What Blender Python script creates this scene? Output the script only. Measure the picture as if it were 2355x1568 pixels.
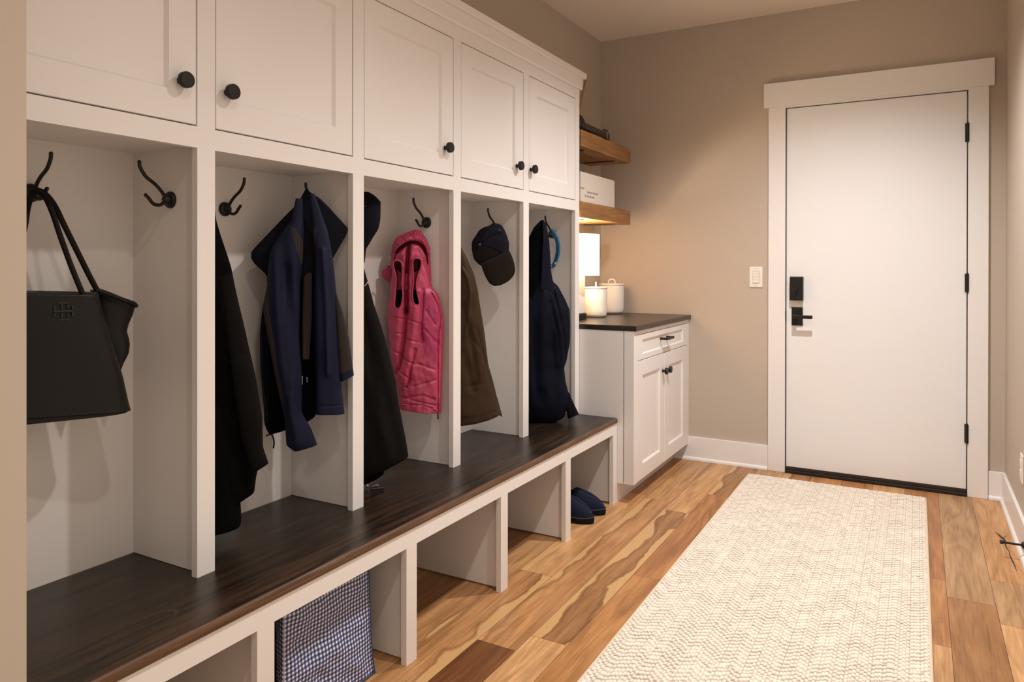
import bpy, bmesh, math, random
import numpy as np
from mathutils import Vector, Matrix, noise as mnoise

for o in list(bpy.data.objects):
    bpy.data.objects.remove(o)
SC = bpy.context.scene
COL = SC.collection
R = math.radians
random.seed(7)

# ------------------------------------------------------------------ camera
cam_d = bpy.data.cameras.new('camera')
cam = bpy.data.objects.new('camera', cam_d)
COL.objects.link(cam)
cam_d.sensor_width = 36.0
cam_d.lens = 36.0 * 1665.3756 / 2355.0
cam_d.shift_y = -(784.0 - 617.2854) / 2355.0
cam_d.clip_start = 0.02
cam.rotation_mode = 'QUATERNION'
cam.rotation_quaternion = (Matrix.Rotation(R(29.262), 4, 'Z') @ Matrix.Rotation(R(90 - 0.1331), 4, 'X')
                           @ Matrix.Rotation(R(0.0779), 4, 'Z')).to_quaternion()
cam.location = (0.0, 0.0, 1.133)
SC.camera = cam

# ------------------------------------------------------------------ world, exposure
SC.view_settings.view_transform = 'Standard'
SC.view_settings.look = 'None'
SC.view_settings.gamma = 1.0
SC.view_settings.use_curve_mapping = False
SC.view_settings.exposure = 0.0
wd = bpy.data.worlds.new('house_glow')
SC.world = wd
wd.use_nodes = True
wbg = wd.node_tree.nodes['Background']
wbg.inputs['Color'].default_value = (1.0, 0.83, 0.68, 1)
wbg.inputs['Strength'].default_value = 0.72

DOWNLIGHTS = [(-0.34, 3.05, 158.0, (1.0, 0.96, 0.94)), (-0.22, 1.75, 82.0, (1.0, 0.94, 0.89)),
              (-0.18, 0.55, 30.0, (1.0, 0.88, 0.76)), (-0.18, -0.65, 22.0, (1.0, 0.86, 0.72))]
LAMP_W = 20.0

# ------------------------------------------------------------------ materials
MATS = {}

def nodes_of(name):
    m = bpy.data.materials.new(name)
    m.use_nodes = True
    nt = m.node_tree
    return m, nt, nt.nodes['Principled BSDF']

def lnk(nt, a, b):
    nt.links.new(a, b)

def plain(name, col, rough=0.5, bump=0.0, scale=60.0, var=0.0, metal=0.0, spec=None, coat=0.0, sheen=0.0, stretch=(1, 1, 1)):
    m, nt, b = nodes_of(name)
    b.inputs['Base Color'].default_value = (*col, 1)
    b.inputs['Roughness'].default_value = rough
    b.inputs['Metallic'].default_value = metal
    if spec is not None:
        b.inputs['Specular IOR Level'].default_value = spec
    b.inputs['Coat Weight'].default_value = coat
    b.inputs['Sheen Weight'].default_value = sheen
    tc = nt.nodes.new('ShaderNodeTexCoord')
    mp = nt.nodes.new('ShaderNodeMapping')
    mp.inputs['Scale'].default_value = stretch
    lnk(nt, tc.outputs['Object'], mp.inputs['Vector'])
    nz = nt.nodes.new('ShaderNodeTexNoise')
    nz.inputs['Scale'].default_value = scale
    nz.inputs['Detail'].default_value = 4
    lnk(nt, mp.outputs['Vector'], nz.inputs['Vector'])
    if var > 0:
        mx = nt.nodes.new('ShaderNodeMix')
        mx.data_type = 'RGBA'
        lo = tuple(c * (1 - var) for c in col)
        hi = tuple(min(1, c * (1 + var)) for c in col)
        mx.inputs['A'].default_value = (*lo, 1)
        mx.inputs['B'].default_value = (*hi, 1)
        lnk(nt, nz.outputs['Fac'], mx.inputs['Factor'])
        lnk(nt, mx.outputs['Result'], b.inputs['Base Color'])
    if bump > 0:
        bp = nt.nodes.new('ShaderNodeBump')
        bp.inputs['Strength'].default_value = bump
        bp.inputs['Distance'].default_value = 0.002
        lnk(nt, nz.outputs['Fac'], bp.inputs['Height'])
        lnk(nt, bp.outputs['Normal'], b.inputs['Normal'])
    MATS[name] = m
    return m

WHITE = plain('white_cabinet_paint', (0.79, 0.755, 0.735), 0.38, 0.03, 25)
TRIMW = plain('white_trim_paint', (0.82, 0.80, 0.785), 0.35, 0.02, 25)
DOORW = plain('white_door_paint', (0.82, 0.815, 0.815), 0.45, 0.02, 25)
WALLP = plain('greige_wall_paint', (0.505, 0.435, 0.36), 0.75, 0.06, 180)
CEILP = plain('ceiling_paint', (0.80, 0.72, 0.64), 0.85, 0.05, 150)
BLACK = plain('matte_black_metal', (0.012, 0.011, 0.010), 0.42, 0.02, 200, metal=0.3)
STONE = plain('dark_brown_stone', (0.026, 0.019, 0.014), 0.30, 0.02, 40, 0.35)
CERAM = plain('white_ceramic', (0.80, 0.76, 0.70), 0.35, 0.25, 22)
CERIM = plain('grey_unglazed_rim', (0.33, 0.29, 0.25), 0.6)
SWEEP = plain('dark_brown_sweep', (0.030, 0.016, 0.010), 0.5)
RUBBER = plain('black_threshold', (0.010, 0.009, 0.008), 0.45)
PLAST = plain('white_plastic', (0.84, 0.79, 0.74), 0.3)
LEATHER = plain('black_pebbled_leather', (0.0058, 0.0052, 0.0048), 0.42, 0.35, 420, 0.25, spec=0.28)
LEATHD = plain('black_leather_side', (0.0040, 0.0037, 0.0030), 0.38, 0.30, 420, 0.25, spec=0.3)
ROPE = plain('black_rope', (0.0060, 0.0048, 0.0042), 0.7, 0.4, 300, spec=0.2)
BWOOL = plain('black_wool', (0.0017, 0.0014, 0.0013), 0.85, 0.4, 500, 0.3, spec=0.08)
BCOAT = plain('charcoal_cloth', (0.0036, 0.0027, 0.0025), 0.75, 0.3, 400, 0.3, spec=0.12)
NAVY = plain('navy_softshell', (0.0068, 0.0088, 0.0290), 0.62, 0.15, 300, 0.2, spec=0.18)
NAVYD = plain('navy_hood_cloth', (0.0032, 0.0035, 0.0083), 0.75, 0.2, 300, 0.2, spec=0.12)
NAVYJ = plain('dark_navy_nylon', (0.0030, 0.0040, 0.0105), 0.7, 0.2, 200, 0.3, spec=0.1)
GREYP = plain('grey_softshell', (0.0322, 0.0248, 0.0236), 0.75, 0.2, 300, 0.2, spec=0.15)
LINING_SHADE = plain('black_lining_and_shade', (0.0018, 0.0018, 0.0025), 0.9, spec=0.05)  # jacket linings; also the painted shade inside the vest armholes
PINK = plain('pink_nylon', (0.40, 0.036, 0.095), 0.50, 0.15, 120, 0.12)
PINKD = plain('deep_pink_nylon', (0.085, 0.005, 0.018), 0.6, 0.1, 120)
PINKL = plain('magenta_side_nylon', (0.33, 0.020, 0.090), 0.50, 0.15, 120, 0.10)
BROWN = plain('brown_waxed_cotton', (0.0340, 0.0170, 0.0060), 0.62, 0.3, 160, 0.30, spec=0.2)
BROWND = plain('dark_brown_cotton', (0.0120, 0.0063, 0.0030), 0.7, 0.3, 160, 0.30, spec=0.15)
CAPB = plain('brown_twill', (0.0166, 0.0122, 0.0097), 0.85, 0.3, 600, 0.2, spec=0.1)
CAPN = plain('navy_mesh', (0.0083, 0.0086, 0.0142), 0.9, 0.5, 700, 0.4, spec=0.1)
CAPP = plain('navy_piping', (0.0036, 0.0048, 0.0136), 0.8, spec=0.1)
CAPL = plain('grey_navy_mesh', (0.0200, 0.0192, 0.0264), 0.9, 0.5, 700, 0.3, spec=0.1)
PATCH = plain('bronze_thread', (0.0480, 0.0256, 0.0080), 0.6, 0.8, 300, 0.6, spec=0.2)
BUTTON = plain('mauve_button', (0.055, 0.036, 0.036), 0.6)
BLUE = plain('blue_nylon_cord', (0.004, 0.105, 0.235), 0.5, 0.2, 300)
STEEL = plain('steel', (0.30, 0.27, 0.25), 0.35, metal=0.9)
SLIP = plain('navy_suede', (0.0115, 0.0150, 0.0330), 0.9, 0.4, 500, 0.35, sheen=0.0, spec=0.1)
SLIPW = plain('navy_suede_welt', (0.026, 0.032, 0.056), 0.85)
SLIPS = plain('dark_rubber_sole', (0.0072, 0.0072, 0.0088), 0.7, spec=0.15)
SHAD = plain('fleece_lining', (0.006, 0.006, 0.008), 1.0)
UKE = plain('dark_mahogany', (0.028, 0.012, 0.007), 0.3, 0.05, 50, 0.4)
UKEF = plain('rosewood_fretboard', (0.022, 0.014, 0.013), 0.5)
IVORY = plain('ivory_plastic', (0.55, 0.49, 0.40), 0.4)
PEGS = plain('tuning_peg_metal', (0.10, 0.085, 0.07), 0.35, metal=0.6)
TANW = plain('tan_wood', (0.30, 0.165, 0.070), 0.5, 0.1, 30, 0.2, stretch=(8, 8, 1))
TANL = plain('light_tan_wood', (0.42, 0.26, 0.13), 0.5, 0.1, 30, 0.2, stretch=(8, 8, 1))
PRINT = plain('grey_print', (0.20, 0.16, 0.13), 0.8)
SIGNW = plain('off_white_board', (0.66, 0.59, 0.52), 0.7)
BRACK = plain('dark_recess', (0.012, 0.007, 0.004), 0.6)
CORDM = plain('dark_cord', (0.03, 0.018, 0.010), 0.6)
BAGBK = plain('black_canvas', (0.0027, 0.0027, 0.0024), 0.9, 0.3, 300, spec=0.1)
BAGBL = plain('blue_binding', (0.03, 0.055, 0.13), 0.8)

def oak_mat():
    m, nt, b = nodes_of('honey_oak')
    tc = nt.nodes.new('ShaderNodeTexCoord')
    mp = nt.nodes.new('ShaderNodeMapping')
    mp.inputs['Scale'].default_value = (22, 2.2, 22)
    lnk(nt, tc.outputs['Object'], mp.inputs['Vector'])
    n1 = nt.nodes.new('ShaderNodeTexNoise')
    n1.inputs['Scale'].default_value = 2.0
    n1.inputs['Detail'].default_value = 6
    n1.inputs['Distortion'].default_value = 0.8
    lnk(nt, mp.outputs['Vector'], n1.inputs['Vector'])
    r = nt.nodes.new('ShaderNodeValToRGB')
    r.color_ramp.elements[0].position = 0.32
    r.color_ramp.elements[0].color = (0.225, 0.098, 0.030, 1)
    r.color_ramp.elements[1].position = 0.68
    r.color_ramp.elements[1].color = (0.40, 0.20, 0.070, 1)
    lnk(nt, n1.outputs['Fac'], r.inputs['Fac'])
    lnk(nt, r.outputs['Color'], b.inputs['Base Color'])
    b.inputs['Roughness'].default_value = 0.5
    return m
OAK = oak_mat()

def bench_mat():
    m, nt, b = nodes_of('espresso_stained_oak')
    tc = nt.nodes.new('ShaderNodeTexCoord')
    def tex(scale, sc, det, dist):
        mp = nt.nodes.new('ShaderNodeMapping')
        mp.inputs['Scale'].default_value = scale
        lnk(nt, tc.outputs['Object'], mp.inputs['Vector'])
        n = nt.nodes.new('ShaderNodeTexNoise')
        n.inputs['Scale'].default_value = sc
        n.inputs['Detail'].default_value = det
        n.inputs['Distortion'].default_value = dist
        lnk(nt, mp.outputs['Vector'], n.inputs['Vector'])
        return n.outputs['Fac']
    g1 = tex((26, 1.6, 26), 1.6, 5, 1.2)
    g2 = tex((90, 3.0, 90), 2.0, 3, 0.2)
    g3 = tex((3, 1.5, 3), 2.0, 3, 0.5)
    sx = nt.nodes.new('ShaderNodeSeparateXYZ')
    lnk(nt, tc.outputs['Object'], sx.inputs['Vector'])
    # grain browner toward the front; the rounded edge's lit brown is painted in
    fr = nt.nodes.new('ShaderNodeMapRange')
    fr.inputs['From Min'].default_value = 0.10
    fr.inputs['From Max'].default_value = 0.238
    lnk(nt, sx.outputs['X'], fr.inputs['Value'])
    ed = nt.nodes.new('ShaderNodeMapRange')
    ed.inputs['From Min'].default_value = 0.234
    ed.inputs['From Max'].default_value = 0.243
    lnk(nt, sx.outputs['X'], ed.inputs['Value'])
    r = nt.nodes.new('ShaderNodeValToRGB')
    e = r.color_ramp.elements
    e[0].position = 0.36; e[0].color = (0.0062, 0.0038, 0.0025, 1)
    e[1].position = 0.72; e[1].color = (0.030, 0.0155, 0.0075, 1)
    lnk(nt, g1, r.inputs['Fac'])
    r2 = nt.nodes.new('ShaderNodeValToRGB')
    e = r2.color_ramp.elements
    e[0].position = 0.42; e[0].color = (0.0070, 0.0043, 0.0028, 1)
    e[1].position = 0.60; e[1].color = (0.085, 0.042, 0.018, 1)
    lnk(nt, g1, r2.inputs['Fac'])
    mx = nt.nodes.new('ShaderNodeMix'); mx.data_type = 'RGBA'
    pw = nt.nodes.new('ShaderNodeMath'); pw.operation = 'MULTIPLY'
    lnk(nt, fr.outputs['Result'], pw.inputs[0]); lnk(nt, g3, pw.inputs[1])
    lnk(nt, pw.outputs[0], mx.inputs['Factor'])
    lnk(nt, r.outputs['Color'], mx.inputs['A']); lnk(nt, r2.outputs['Color'], mx.inputs['B'])
    m2 = nt.nodes.new('ShaderNodeMix'); m2.data_type = 'RGBA'
    lnk(nt, ed.outputs['Result'], m2.inputs['Factor'])
    lnk(nt, mx.outputs['Result'], m2.inputs['A'])
    r3 = nt.nodes.new('ShaderNodeValToRGB')
    e = r3.color_ramp.elements
    e[0].position = 0.35; e[0].color = (0.070, 0.030, 0.0125, 1)
    e[1].position = 0.70; e[1].color = (0.155, 0.076, 0.034, 1)
    lnk(nt, g2, r3.inputs['Fac'])
    lnk(nt, r3.outputs['Color'], m2.inputs['B'])
    # a pale cup ring worn into the stain beside the first bay
    def math(op, a, c=None, clamp=False):
        n = nt.nodes.new('ShaderNodeMath'); n.operation = op; n.use_clamp = clamp
        for i, v in enumerate((a, c)):
            if v is None: continue
            if isinstance(v, (int, float)): n.inputs[i].default_value = v
            else: lnk(nt, v, n.inputs[i])
        return n.outputs[0]
    dx = math('DIVIDE', math('SUBTRACT', sx.outputs['X'], 0.135), 0.027)
    dy = math('DIVIDE', math('SUBTRACT', sx.outputs['Y'], -1.022), 0.046)
    rad = math('SQRT', math('ADD', math('MULTIPLY', dx, dx), math('MULTIPLY', dy, dy)))
    rim = math('SUBTRACT', 1.0, math('MULTIPLY', math('ABSOLUTE', math('SUBTRACT', rad, 1.0)), 7.0), True)
    rim = math('MULTIPLY', rim, math('MULTIPLY', math('SUBTRACT', g3, 0.38), 3.0, True))
    m3 = nt.nodes.new('ShaderNodeMix'); m3.data_type = 'RGBA'
    lnk(nt, math('MULTIPLY', rim, 0.55), m3.inputs['Factor'])
    lnk(nt, m2.outputs['Result'], m3.inputs['A'])
    m3.inputs['B'].default_value = (0.11, 0.085, 0.068, 1)
    lnk(nt, m3.outputs['Result'], b.inputs['Base Color'])
    b.inputs['Roughness'].default_value = 0.36
    b.inputs['Specular IOR Level'].default_value = 0.45
    bp = nt.nodes.new('ShaderNodeBump')
    bp.inputs['Strength'].default_value = 0.12
    bp.inputs['Distance'].default_value = 0.001
    lnk(nt, g2, bp.inputs['Height'])
    lnk(nt, bp.outputs['Normal'], b.inputs['Normal'])
    return m
BENCH = bench_mat()

def floor_mat():
    m, nt, b = nodes_of('hickory_planks')
    at = nt.nodes.new('ShaderNodeAttribute'); at.attribute_name = 'tone'
    a2 = nt.nodes.new('ShaderNodeAttribute'); a2.attribute_name = 'pinfo'   # r: seed  g: sap left  b: sap right
    uv = nt.nodes.new('ShaderNodeUVMap'); uv.uv_map = 'plank'
    su = nt.nodes.new('ShaderNodeSeparateXYZ'); lnk(nt, uv.outputs['UV'], su.inputs['Vector'])
    sp = nt.nodes.new('ShaderNodeSeparateColor'); lnk(nt, a2.outputs['Color'], sp.inputs['Color'])
    def math(op, a, c, clamp=False):
        n = nt.nodes.new('ShaderNodeMath'); n.operation = op; n.use_clamp = clamp
        for i, v in enumerate((a, c)):
            if v is None: continue
            if isinstance(v, (int, float)): n.inputs[i].default_value = v
            else: lnk(nt, v, n.inputs[i])
        return n.outputs[0]
    seed = math('MULTIPLY', sp.outputs['Red'], 97.0)
    def vec(su_, sv_):
        c = nt.nodes.new('ShaderNodeCombineXYZ')
        lnk(nt, math('MULTIPLY', su.outputs['X'], su_), c.inputs['X'])
        lnk(nt, math('MULTIPLY', su.outputs['Y'], sv_), c.inputs['Y'])
        lnk(nt, seed, c.inputs['Z'])
        return c.outputs[0]
    def noise(v, det=4, dist=0.0, rough=0.5):
        n = nt.nodes.new('ShaderNodeTexNoise')
        n.inputs['Scale'].default_value = 1.0
        n.inputs['Detail'].default_value = det
        n.inputs['Distortion'].default_value = dist
        n.inputs['Roughness'].default_value = rough
        lnk(nt, v, n.inputs['Vector'])
        return n.outputs['Fac']
    fine = noise(vec(26, 7.0), 5, 0.3, 0.65)
    big = noise(vec(2.2, 1.5), 3, 1.5)
    # cathedral figure: rings of a slow noise
    ring = math('SINE', math('MULTIPLY', noise(vec(1.3, 1.1), 2, 0.6), 46.0), None)
    saw = noise(vec(1.0, 130.0), 2, 0.0)
    # tone modulation
    k = math('ADD', math('MULTIPLY', math('SUBTRACT', fine, 0.5), 1.0), 1.0)
    k = math('ADD', k, math('MULTIPLY', math('SUBTRACT', big, 0.5), 1.05))
    k = math('ADD', k, math('MULTIPLY', ring, 0.085))
    k = math('ADD', k, math('MULTIPLY', math('SUBTRACT', saw, 0.5), 0.16))
    mul = nt.nodes.new('ShaderNodeMix'); mul.data_type = 'RGBA'; mul.blend_type = 'MULTIPLY'
    mul.inputs['Factor'].default_value = 1.0
    cc = nt.nodes.new('ShaderNodeCombineColor')
    lnk(nt, k, cc.inputs['Red'])
    lnk(nt, math('POWER', k, 1.18), cc.inputs['Green'])
    lnk(nt, math('POWER', k, 1.4), cc.inputs['Blue'])
    lnk(nt, at.outputs['Color'], mul.inputs['A']); lnk(nt, cc.outputs['Color'], mul.inputs['B'])
    # pale sapwood bands along the plank edges, with a dark line beside them
    wob = math('MULTIPLY', math('SUBTRACT', noise(vec(0.6, 2.6), 3, 0.4), 0.5), 1.25)
    wob2 = math('MULTIPLY', math('SUBTRACT', noise(vec(0.7, 3.1), 3, 0.3), 0.5), 1.25)
    sl = math('SUBTRACT', math('ADD', sp.outputs['Green'], math('MULTIPLY', wob, math('GREATER_THAN', sp.outputs['Green'], 0.01))), su.outputs['X'])
    sr = math('SUBTRACT', su.outputs['X'], math('SUBTRACT', 1.0, math('ADD', sp.outputs['Blue'], math('MULTIPLY', wob2, math('GREATER_THAN', sp.outputs['Blue'], 0.01)))))
    s = math('MAXIMUM', sl, sr)
    sapf = math('MULTIPLY', s, 30.0, True)
    dark = math('SUBTRACT', 1.0, math('MULTIPLY', math('ABSOLUTE', math('ADD', s, 0.06), None), 14.0), True)
    anysap = math('GREATER_THAN', math('ADD', sp.outputs['Green'], sp.outputs['Blue']), 0.02)
    dmix = nt.nodes.new('ShaderNodeMix'); dmix.data_type = 'RGBA'
    lnk(nt, math('MULTIPLY', math('MULTIPLY', dark, anysap), 0.45), dmix.inputs['Factor'])
    lnk(nt, mul.outputs['Result'], dmix.inputs['A'])
    dmix.inputs['B'].default_value = (0.12, 0.050, 0.018, 1)
    smix = nt.nodes.new('ShaderNodeMix'); smix.data_type = 'RGBA'
    lnk(nt, math('MULTIPLY', math('MULTIPLY', sapf, anysap), 0.92), smix.inputs['Factor'])
    lnk(nt, dmix.outputs['Result'], smix.inputs['A'])
    smix.inputs['B'].default_value = (0.60, 0.36, 0.155, 1)
    # knots
    vo = nt.nodes.new('ShaderNodeTexVoronoi'); vo.inputs['Scale'].default_value = 1.0
    lnk(nt, vec(0.75, 2.6), vo.inputs['Vector'])
    kn = math('SUBTRACT', 1.0, math('MULTIPLY', vo.outputs['Distance'], 13.0), True)
    kn = math('MULTIPLY', kn, math('GREATER_THAN', vo.outputs['Color'], 0.55))
    kmix = nt.nodes.new('ShaderNodeMix'); kmix.data_type = 'RGBA'
    lnk(nt, math('MULTIPLY', kn, 0.85), kmix.inputs['Factor'])
    lnk(nt, smix.outputs['Result'], kmix.inputs['A'])
    kmix.inputs['B'].default_value = (0.07, 0.030, 0.012, 1)
    lnk(nt, kmix.outputs['Result'], b.inputs['Base Color'])
    rr = math('ADD', math('MULTIPLY', fine, 0.18), 0.30)
    lnk(nt, rr, b.inputs['Roughness'])
    b.inputs['Specular IOR Level'].default_value = 0.4
    bp = nt.nodes.new('ShaderNodeBump'); bp.inputs['Strength'].default_value = 0.10; bp.inputs['Distance'].default_value = 0.001
    lnk(nt, fine, bp.inputs['Height']); lnk(nt, bp.outputs['Normal'], b.inputs['Normal'])
    return m
FLOORM = floor_mat()

def attr_mat(name, attr, rough):
    m, nt, b = nodes_of(name)
    a = nt.nodes.new('ShaderNodeAttribute'); a.attribute_name = attr
    lnk(nt, a.outputs['Color'], b.inputs['Base Color'])
    b.inputs['Roughness'].default_value = rough
    b.inputs['Specular IOR Level'].default_value = 0.1
    return m
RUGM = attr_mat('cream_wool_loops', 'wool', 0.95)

def gingham_mat():
    m, nt, b = nodes_of('navy_gingham')
    uv = nt.nodes.new('ShaderNodeUVMap'); uv.uv_map = 'cloth'
    su = nt.nodes.new('ShaderNodeSeparateXYZ'); lnk(nt, uv.outputs['UV'], su.inputs['Vector'])
    def math(op, a, c=None):
        n = nt.nodes.new('ShaderNodeMath'); n.operation = op
        for i, v in enumerate((a, c)):
            if v is None: continue
            if isinstance(v, (int, float)): n.inputs[i].default_value = v
            else: lnk(nt, v, n.inputs[i])
        return n.outputs[0]
    st = [math('GREATER_THAN', math('FRACT', math('MULTIPLY', su.outputs[i], 1 / 0.0112)), 0.5) for i in (0, 1)]
    s = math('MULTIPLY', math('ADD', st[0], st[1]), 0.5)
    r = nt.nodes.new('ShaderNodeValToRGB'); r.color_ramp.interpolation = 'CONSTANT'
    e = r.color_ramp.elements
    e[0].position = 0.0; e[0].color = (0.78, 0.75, 0.74, 1)
    e[1].position = 0.9; e[1].color = (0.014, 0.024, 0.100, 1)
    k = e.new(0.3); k.color = (0.125, 0.165, 0.350, 1)
    lnk(nt, s, r.inputs['Fac'])
    lnk(nt, r.outputs['Color'], b.inputs['Base Color'])
    b.inputs['Roughness'].default_value = 0.55
    return m
GINGH = gingham_mat()

def emit_mat(name, col, strength):
    m, nt, b = nodes_of(name)
    b.inputs['Base Color'].default_value = (*col, 1)
    b.inputs['Emission Color'].default_value = (*col, 1)
    b.inputs['Emission Strength'].default_value = strength
    return m
LENS = emit_mat('downlight_lens', (1.0, 0.86, 0.70), 6.0)
BULB = emit_mat('lamp_bulb', (1.0, 0.80, 0.58), 8.0)

def shade_mat():
    m, nt, b = nodes_of('white_linen_shade')
    out = nt.nodes['Material Output']
    tr = nt.nodes.new('ShaderNodeBsdfTranslucent'); tr.inputs['Color'].default_value = (0.95, 0.88, 0.78, 1)
    mx = nt.nodes.new('ShaderNodeMixShader'); mx.inputs[0].default_value = 0.6
    b.inputs['Base Color'].default_value = (0.90, 0.86, 0.80, 1)
    b.inputs['Roughness'].default_value = 0.9
    b.inputs['Emission Color'].default_value = (1.0, 0.90, 0.76, 1)
    b.inputs['Emission Strength'].default_value = 1.0
    lnk(nt, b.outputs[0], mx.inputs[1]); lnk(nt, tr.outputs[0], mx.inputs[2]); lnk(nt, mx.outputs[0], out.inputs[0])
    return m
SHADE = shade_mat()

# ------------------------------------------------------------------ mesh helpers
class MB:
    def __init__(s):
        s.v = []; s.f = []
    def box(s, x0, x1, y0, y1, z0, z1):
        i = len(s.v)
        s.v += [(x0, y0, z0), (x1, y0, z0), (x1, y1, z0), (x0, y1, z0), (x0, y0, z1), (x1, y0, z1), (x1, y1, z1), (x0, y1, z1)]
        s.f += [tuple(i + k for k in q) for q in ((0, 3, 2, 1), (4, 5, 6, 7), (0, 1, 5, 4), (1, 2, 6, 5), (2, 3, 7, 6), (3, 0, 4, 7))]
        return s
    def grid(s, pts, closed=False, caps=True):
        """pts: list of rings, each a list of points"""
        i = len(s.v); n = len(pts[0])
        for r in pts: s.v += [tuple(p) for p in r]
        for a in range(len(pts) - 1):
            for k in range(n if True else n - 1):
                k2 = (k + 1) % n
                s.f.append((i + a * n + k, i + a * n + k2, i + (a + 1) * n + k2, i + (a + 1) * n + k))
        if caps:
            s.f.append(tuple(i + k for k in range(n - 1, -1, -1)))
            b = i + (len(pts) - 1) * n
            s.f.append(tuple(b + k for k in range(n)))
        return s
    def lathe(s, prof, org, axis='Z', n=32, caps=True):
        org = Vector(org)
        rings = []
        for (r, h) in prof:
            ring = []
            for k in range(n):
                a = 2 * math.pi * k / n
                c, d = r * math.cos(a), r * math.sin(a)
                p = {'Z': Vector((c, d, h)), 'X': Vector((h, c, d)), 'Y': Vector((d, h, c)), '-Y': Vector((c, -h, d))}[axis]
                ring.append(org + p)
            rings.append(ring)
        return s.grid(rings, caps=caps)
    def tube(s, pts, r, n=10, sub=6, closed=False):
        pts = [Vector(p) for p in pts]
        P = spline(pts, sub, closed)
        rr = r if isinstance(r, (list, tuple)) else [r] * 2
        rings = []
        up = Vector((0.31, 0.17, 0.93)).normalized()
        m = len(P)
        u = None
        for i, p in enumerate(P):
            t = ((P[(i + 1) % m] if closed or i < m - 1 else P[i]) - (P[i - 1] if closed or i > 0 else P[i])).normalized()
            if u is None:
                u = t.cross(up)
                if u.length < 1e-3: u = t.cross(Vector((1, 0, 0)))
            u = (u - t * u.dot(t)).normalized()
            w = t.cross(u)
            f = i / (m - 1)
            ra = rr[0] + (rr[1] - rr[0]) * f
            rings.append([p + (u * math.cos(2 * math.pi * k / n) + w * math.sin(2 * math.pi * k / n)) * ra for k in range(n)])
        if closed: rings.append(rings[0])
        return s.grid(rings, caps=not closed)
    def poly_prism(s, pts2, mapf, d0, d1):
        i = len(s.v); n = len(pts2)
        s.v += [tuple(mapf(a, b, d0)) for a, b in pts2] + [tuple(mapf(a, b, d1)) for a, b in pts2]
        s.f.append(tuple(i + k for k in range(n - 1, -1, -1)))
        s.f.append(tuple(i + n + k for k in range(n)))
        for k in range(n):
            k2 = (k + 1) % n
            s.f.append((i + k, i + k2, i + n + k2, i + n + k))
        return s

def spline(P, sub, closed=False):
    if len(P) < 3 and not closed:
        return [P[0].lerp(P[-1], k / sub) for k in range(sub + 1)]
    out = []
    n = len(P)
    rng = range(n) if closed else range(n - 1)
    for i in rng:
        p0 = P[(i - 1) % n] if closed or i > 0 else P[0] * 2 - P[1]
        p1 = P[i]; p2 = P[(i + 1) % n]
        p3 = P[(i + 2) % n] if closed or i < n - 2 else P[-1] * 2 - P[-2]
        for k in range(sub):
            t = k / sub
            out.append(0.5 * (2 * p1 + (p2 - p0) * t + (2 * p0 - 5 * p1 + 4 * p2 - p3) * t * t + (3 * p1 - p0 - 3 * p2 + p3) * t ** 3))
    if not closed: out.append(P[-1])
    return out

def wloc(o):
    v = Vector((0, 0, 0))
    while o is not None:
        v += o.location; o = o.parent
    return v

def obj(name, mb, mat, parent=None, smooth=False, bevel=0.0, seg=2, org=None, label=None, weld=False):
    me = bpy.data.meshes.new(name)
    base = wloc(parent) if parent is not None else Vector(org or (0, 0, 0))
    me.from_pydata([tuple(Vector(p) - base) for p in mb.v], [], mb.f)
    bm = bmesh.new(); bm.from_mesh(me)
    if weld: bmesh.ops.remove_doubles(bm, verts=bm.verts, dist=1e-5)
    bmesh.ops.recalc_face_normals(bm, faces=bm.faces)
    bm.to_mesh(me); bm.free()
    me.materials.append(mat)
    o = bpy.data.objects.new(name, me)
    COL.objects.link(o)
    if parent is not None: o.parent = parent
    else: o.location = base
    if smooth:
        for p in me.polygons: p.use_smooth = True
        if smooth == 'auto':
            try: me.set_sharp_from_angle(angle=R(38))
            except Exception: pass
    if bevel > 0:
        md = o.modifiers.new('bevel', 'BEVEL')
        md.width = bevel; md.segments = seg; md.limit_method = 'ANGLE'; md.angle_limit = R(40)
    if label: o['label'] = label
    return o

def thing(name, loc, label=None, cat=None, group=None, kind=None):
    o = bpy.data.objects.new(name, None)
    o.empty_display_size = 0.05
    COL.objects.link(o)
    o.location = loc
    return tag(o, label, cat, group, kind)

def tag(o, label=None, cat=None, group=None, kind=None):
    if label: o['label'] = label
    if cat: o['category'] = cat
    if group: o['group'] = group
    if kind: o['kind'] = kind
    return o

def struct(name, mb, mat, label, cat, bevel=0.0):
    o = obj(name, mb, mat, bevel=bevel)
    return tag(o, label, cat, kind='structure')

# ------------------------------------------------------------------ room dimensions (metres)
XL, XR, YF, ZC = -1.738, 0.373, 4.24, 2.545
YB = -1.6
XFACE, XBACK = -1.4612, -1.734           # locker front plane, locker back panel
ST = [(1.111, 1.1597), (1.6427, 1.6909), (2.1756, 2.2238), (2.7064, 2.7558), (3.2385, 3.287)]
Y0L, Y1L = 0.6300, 3.287
ZB, ZOT, ZDB, ZDT = 0.4075, 1.4087, 1.458, 1.957

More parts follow.
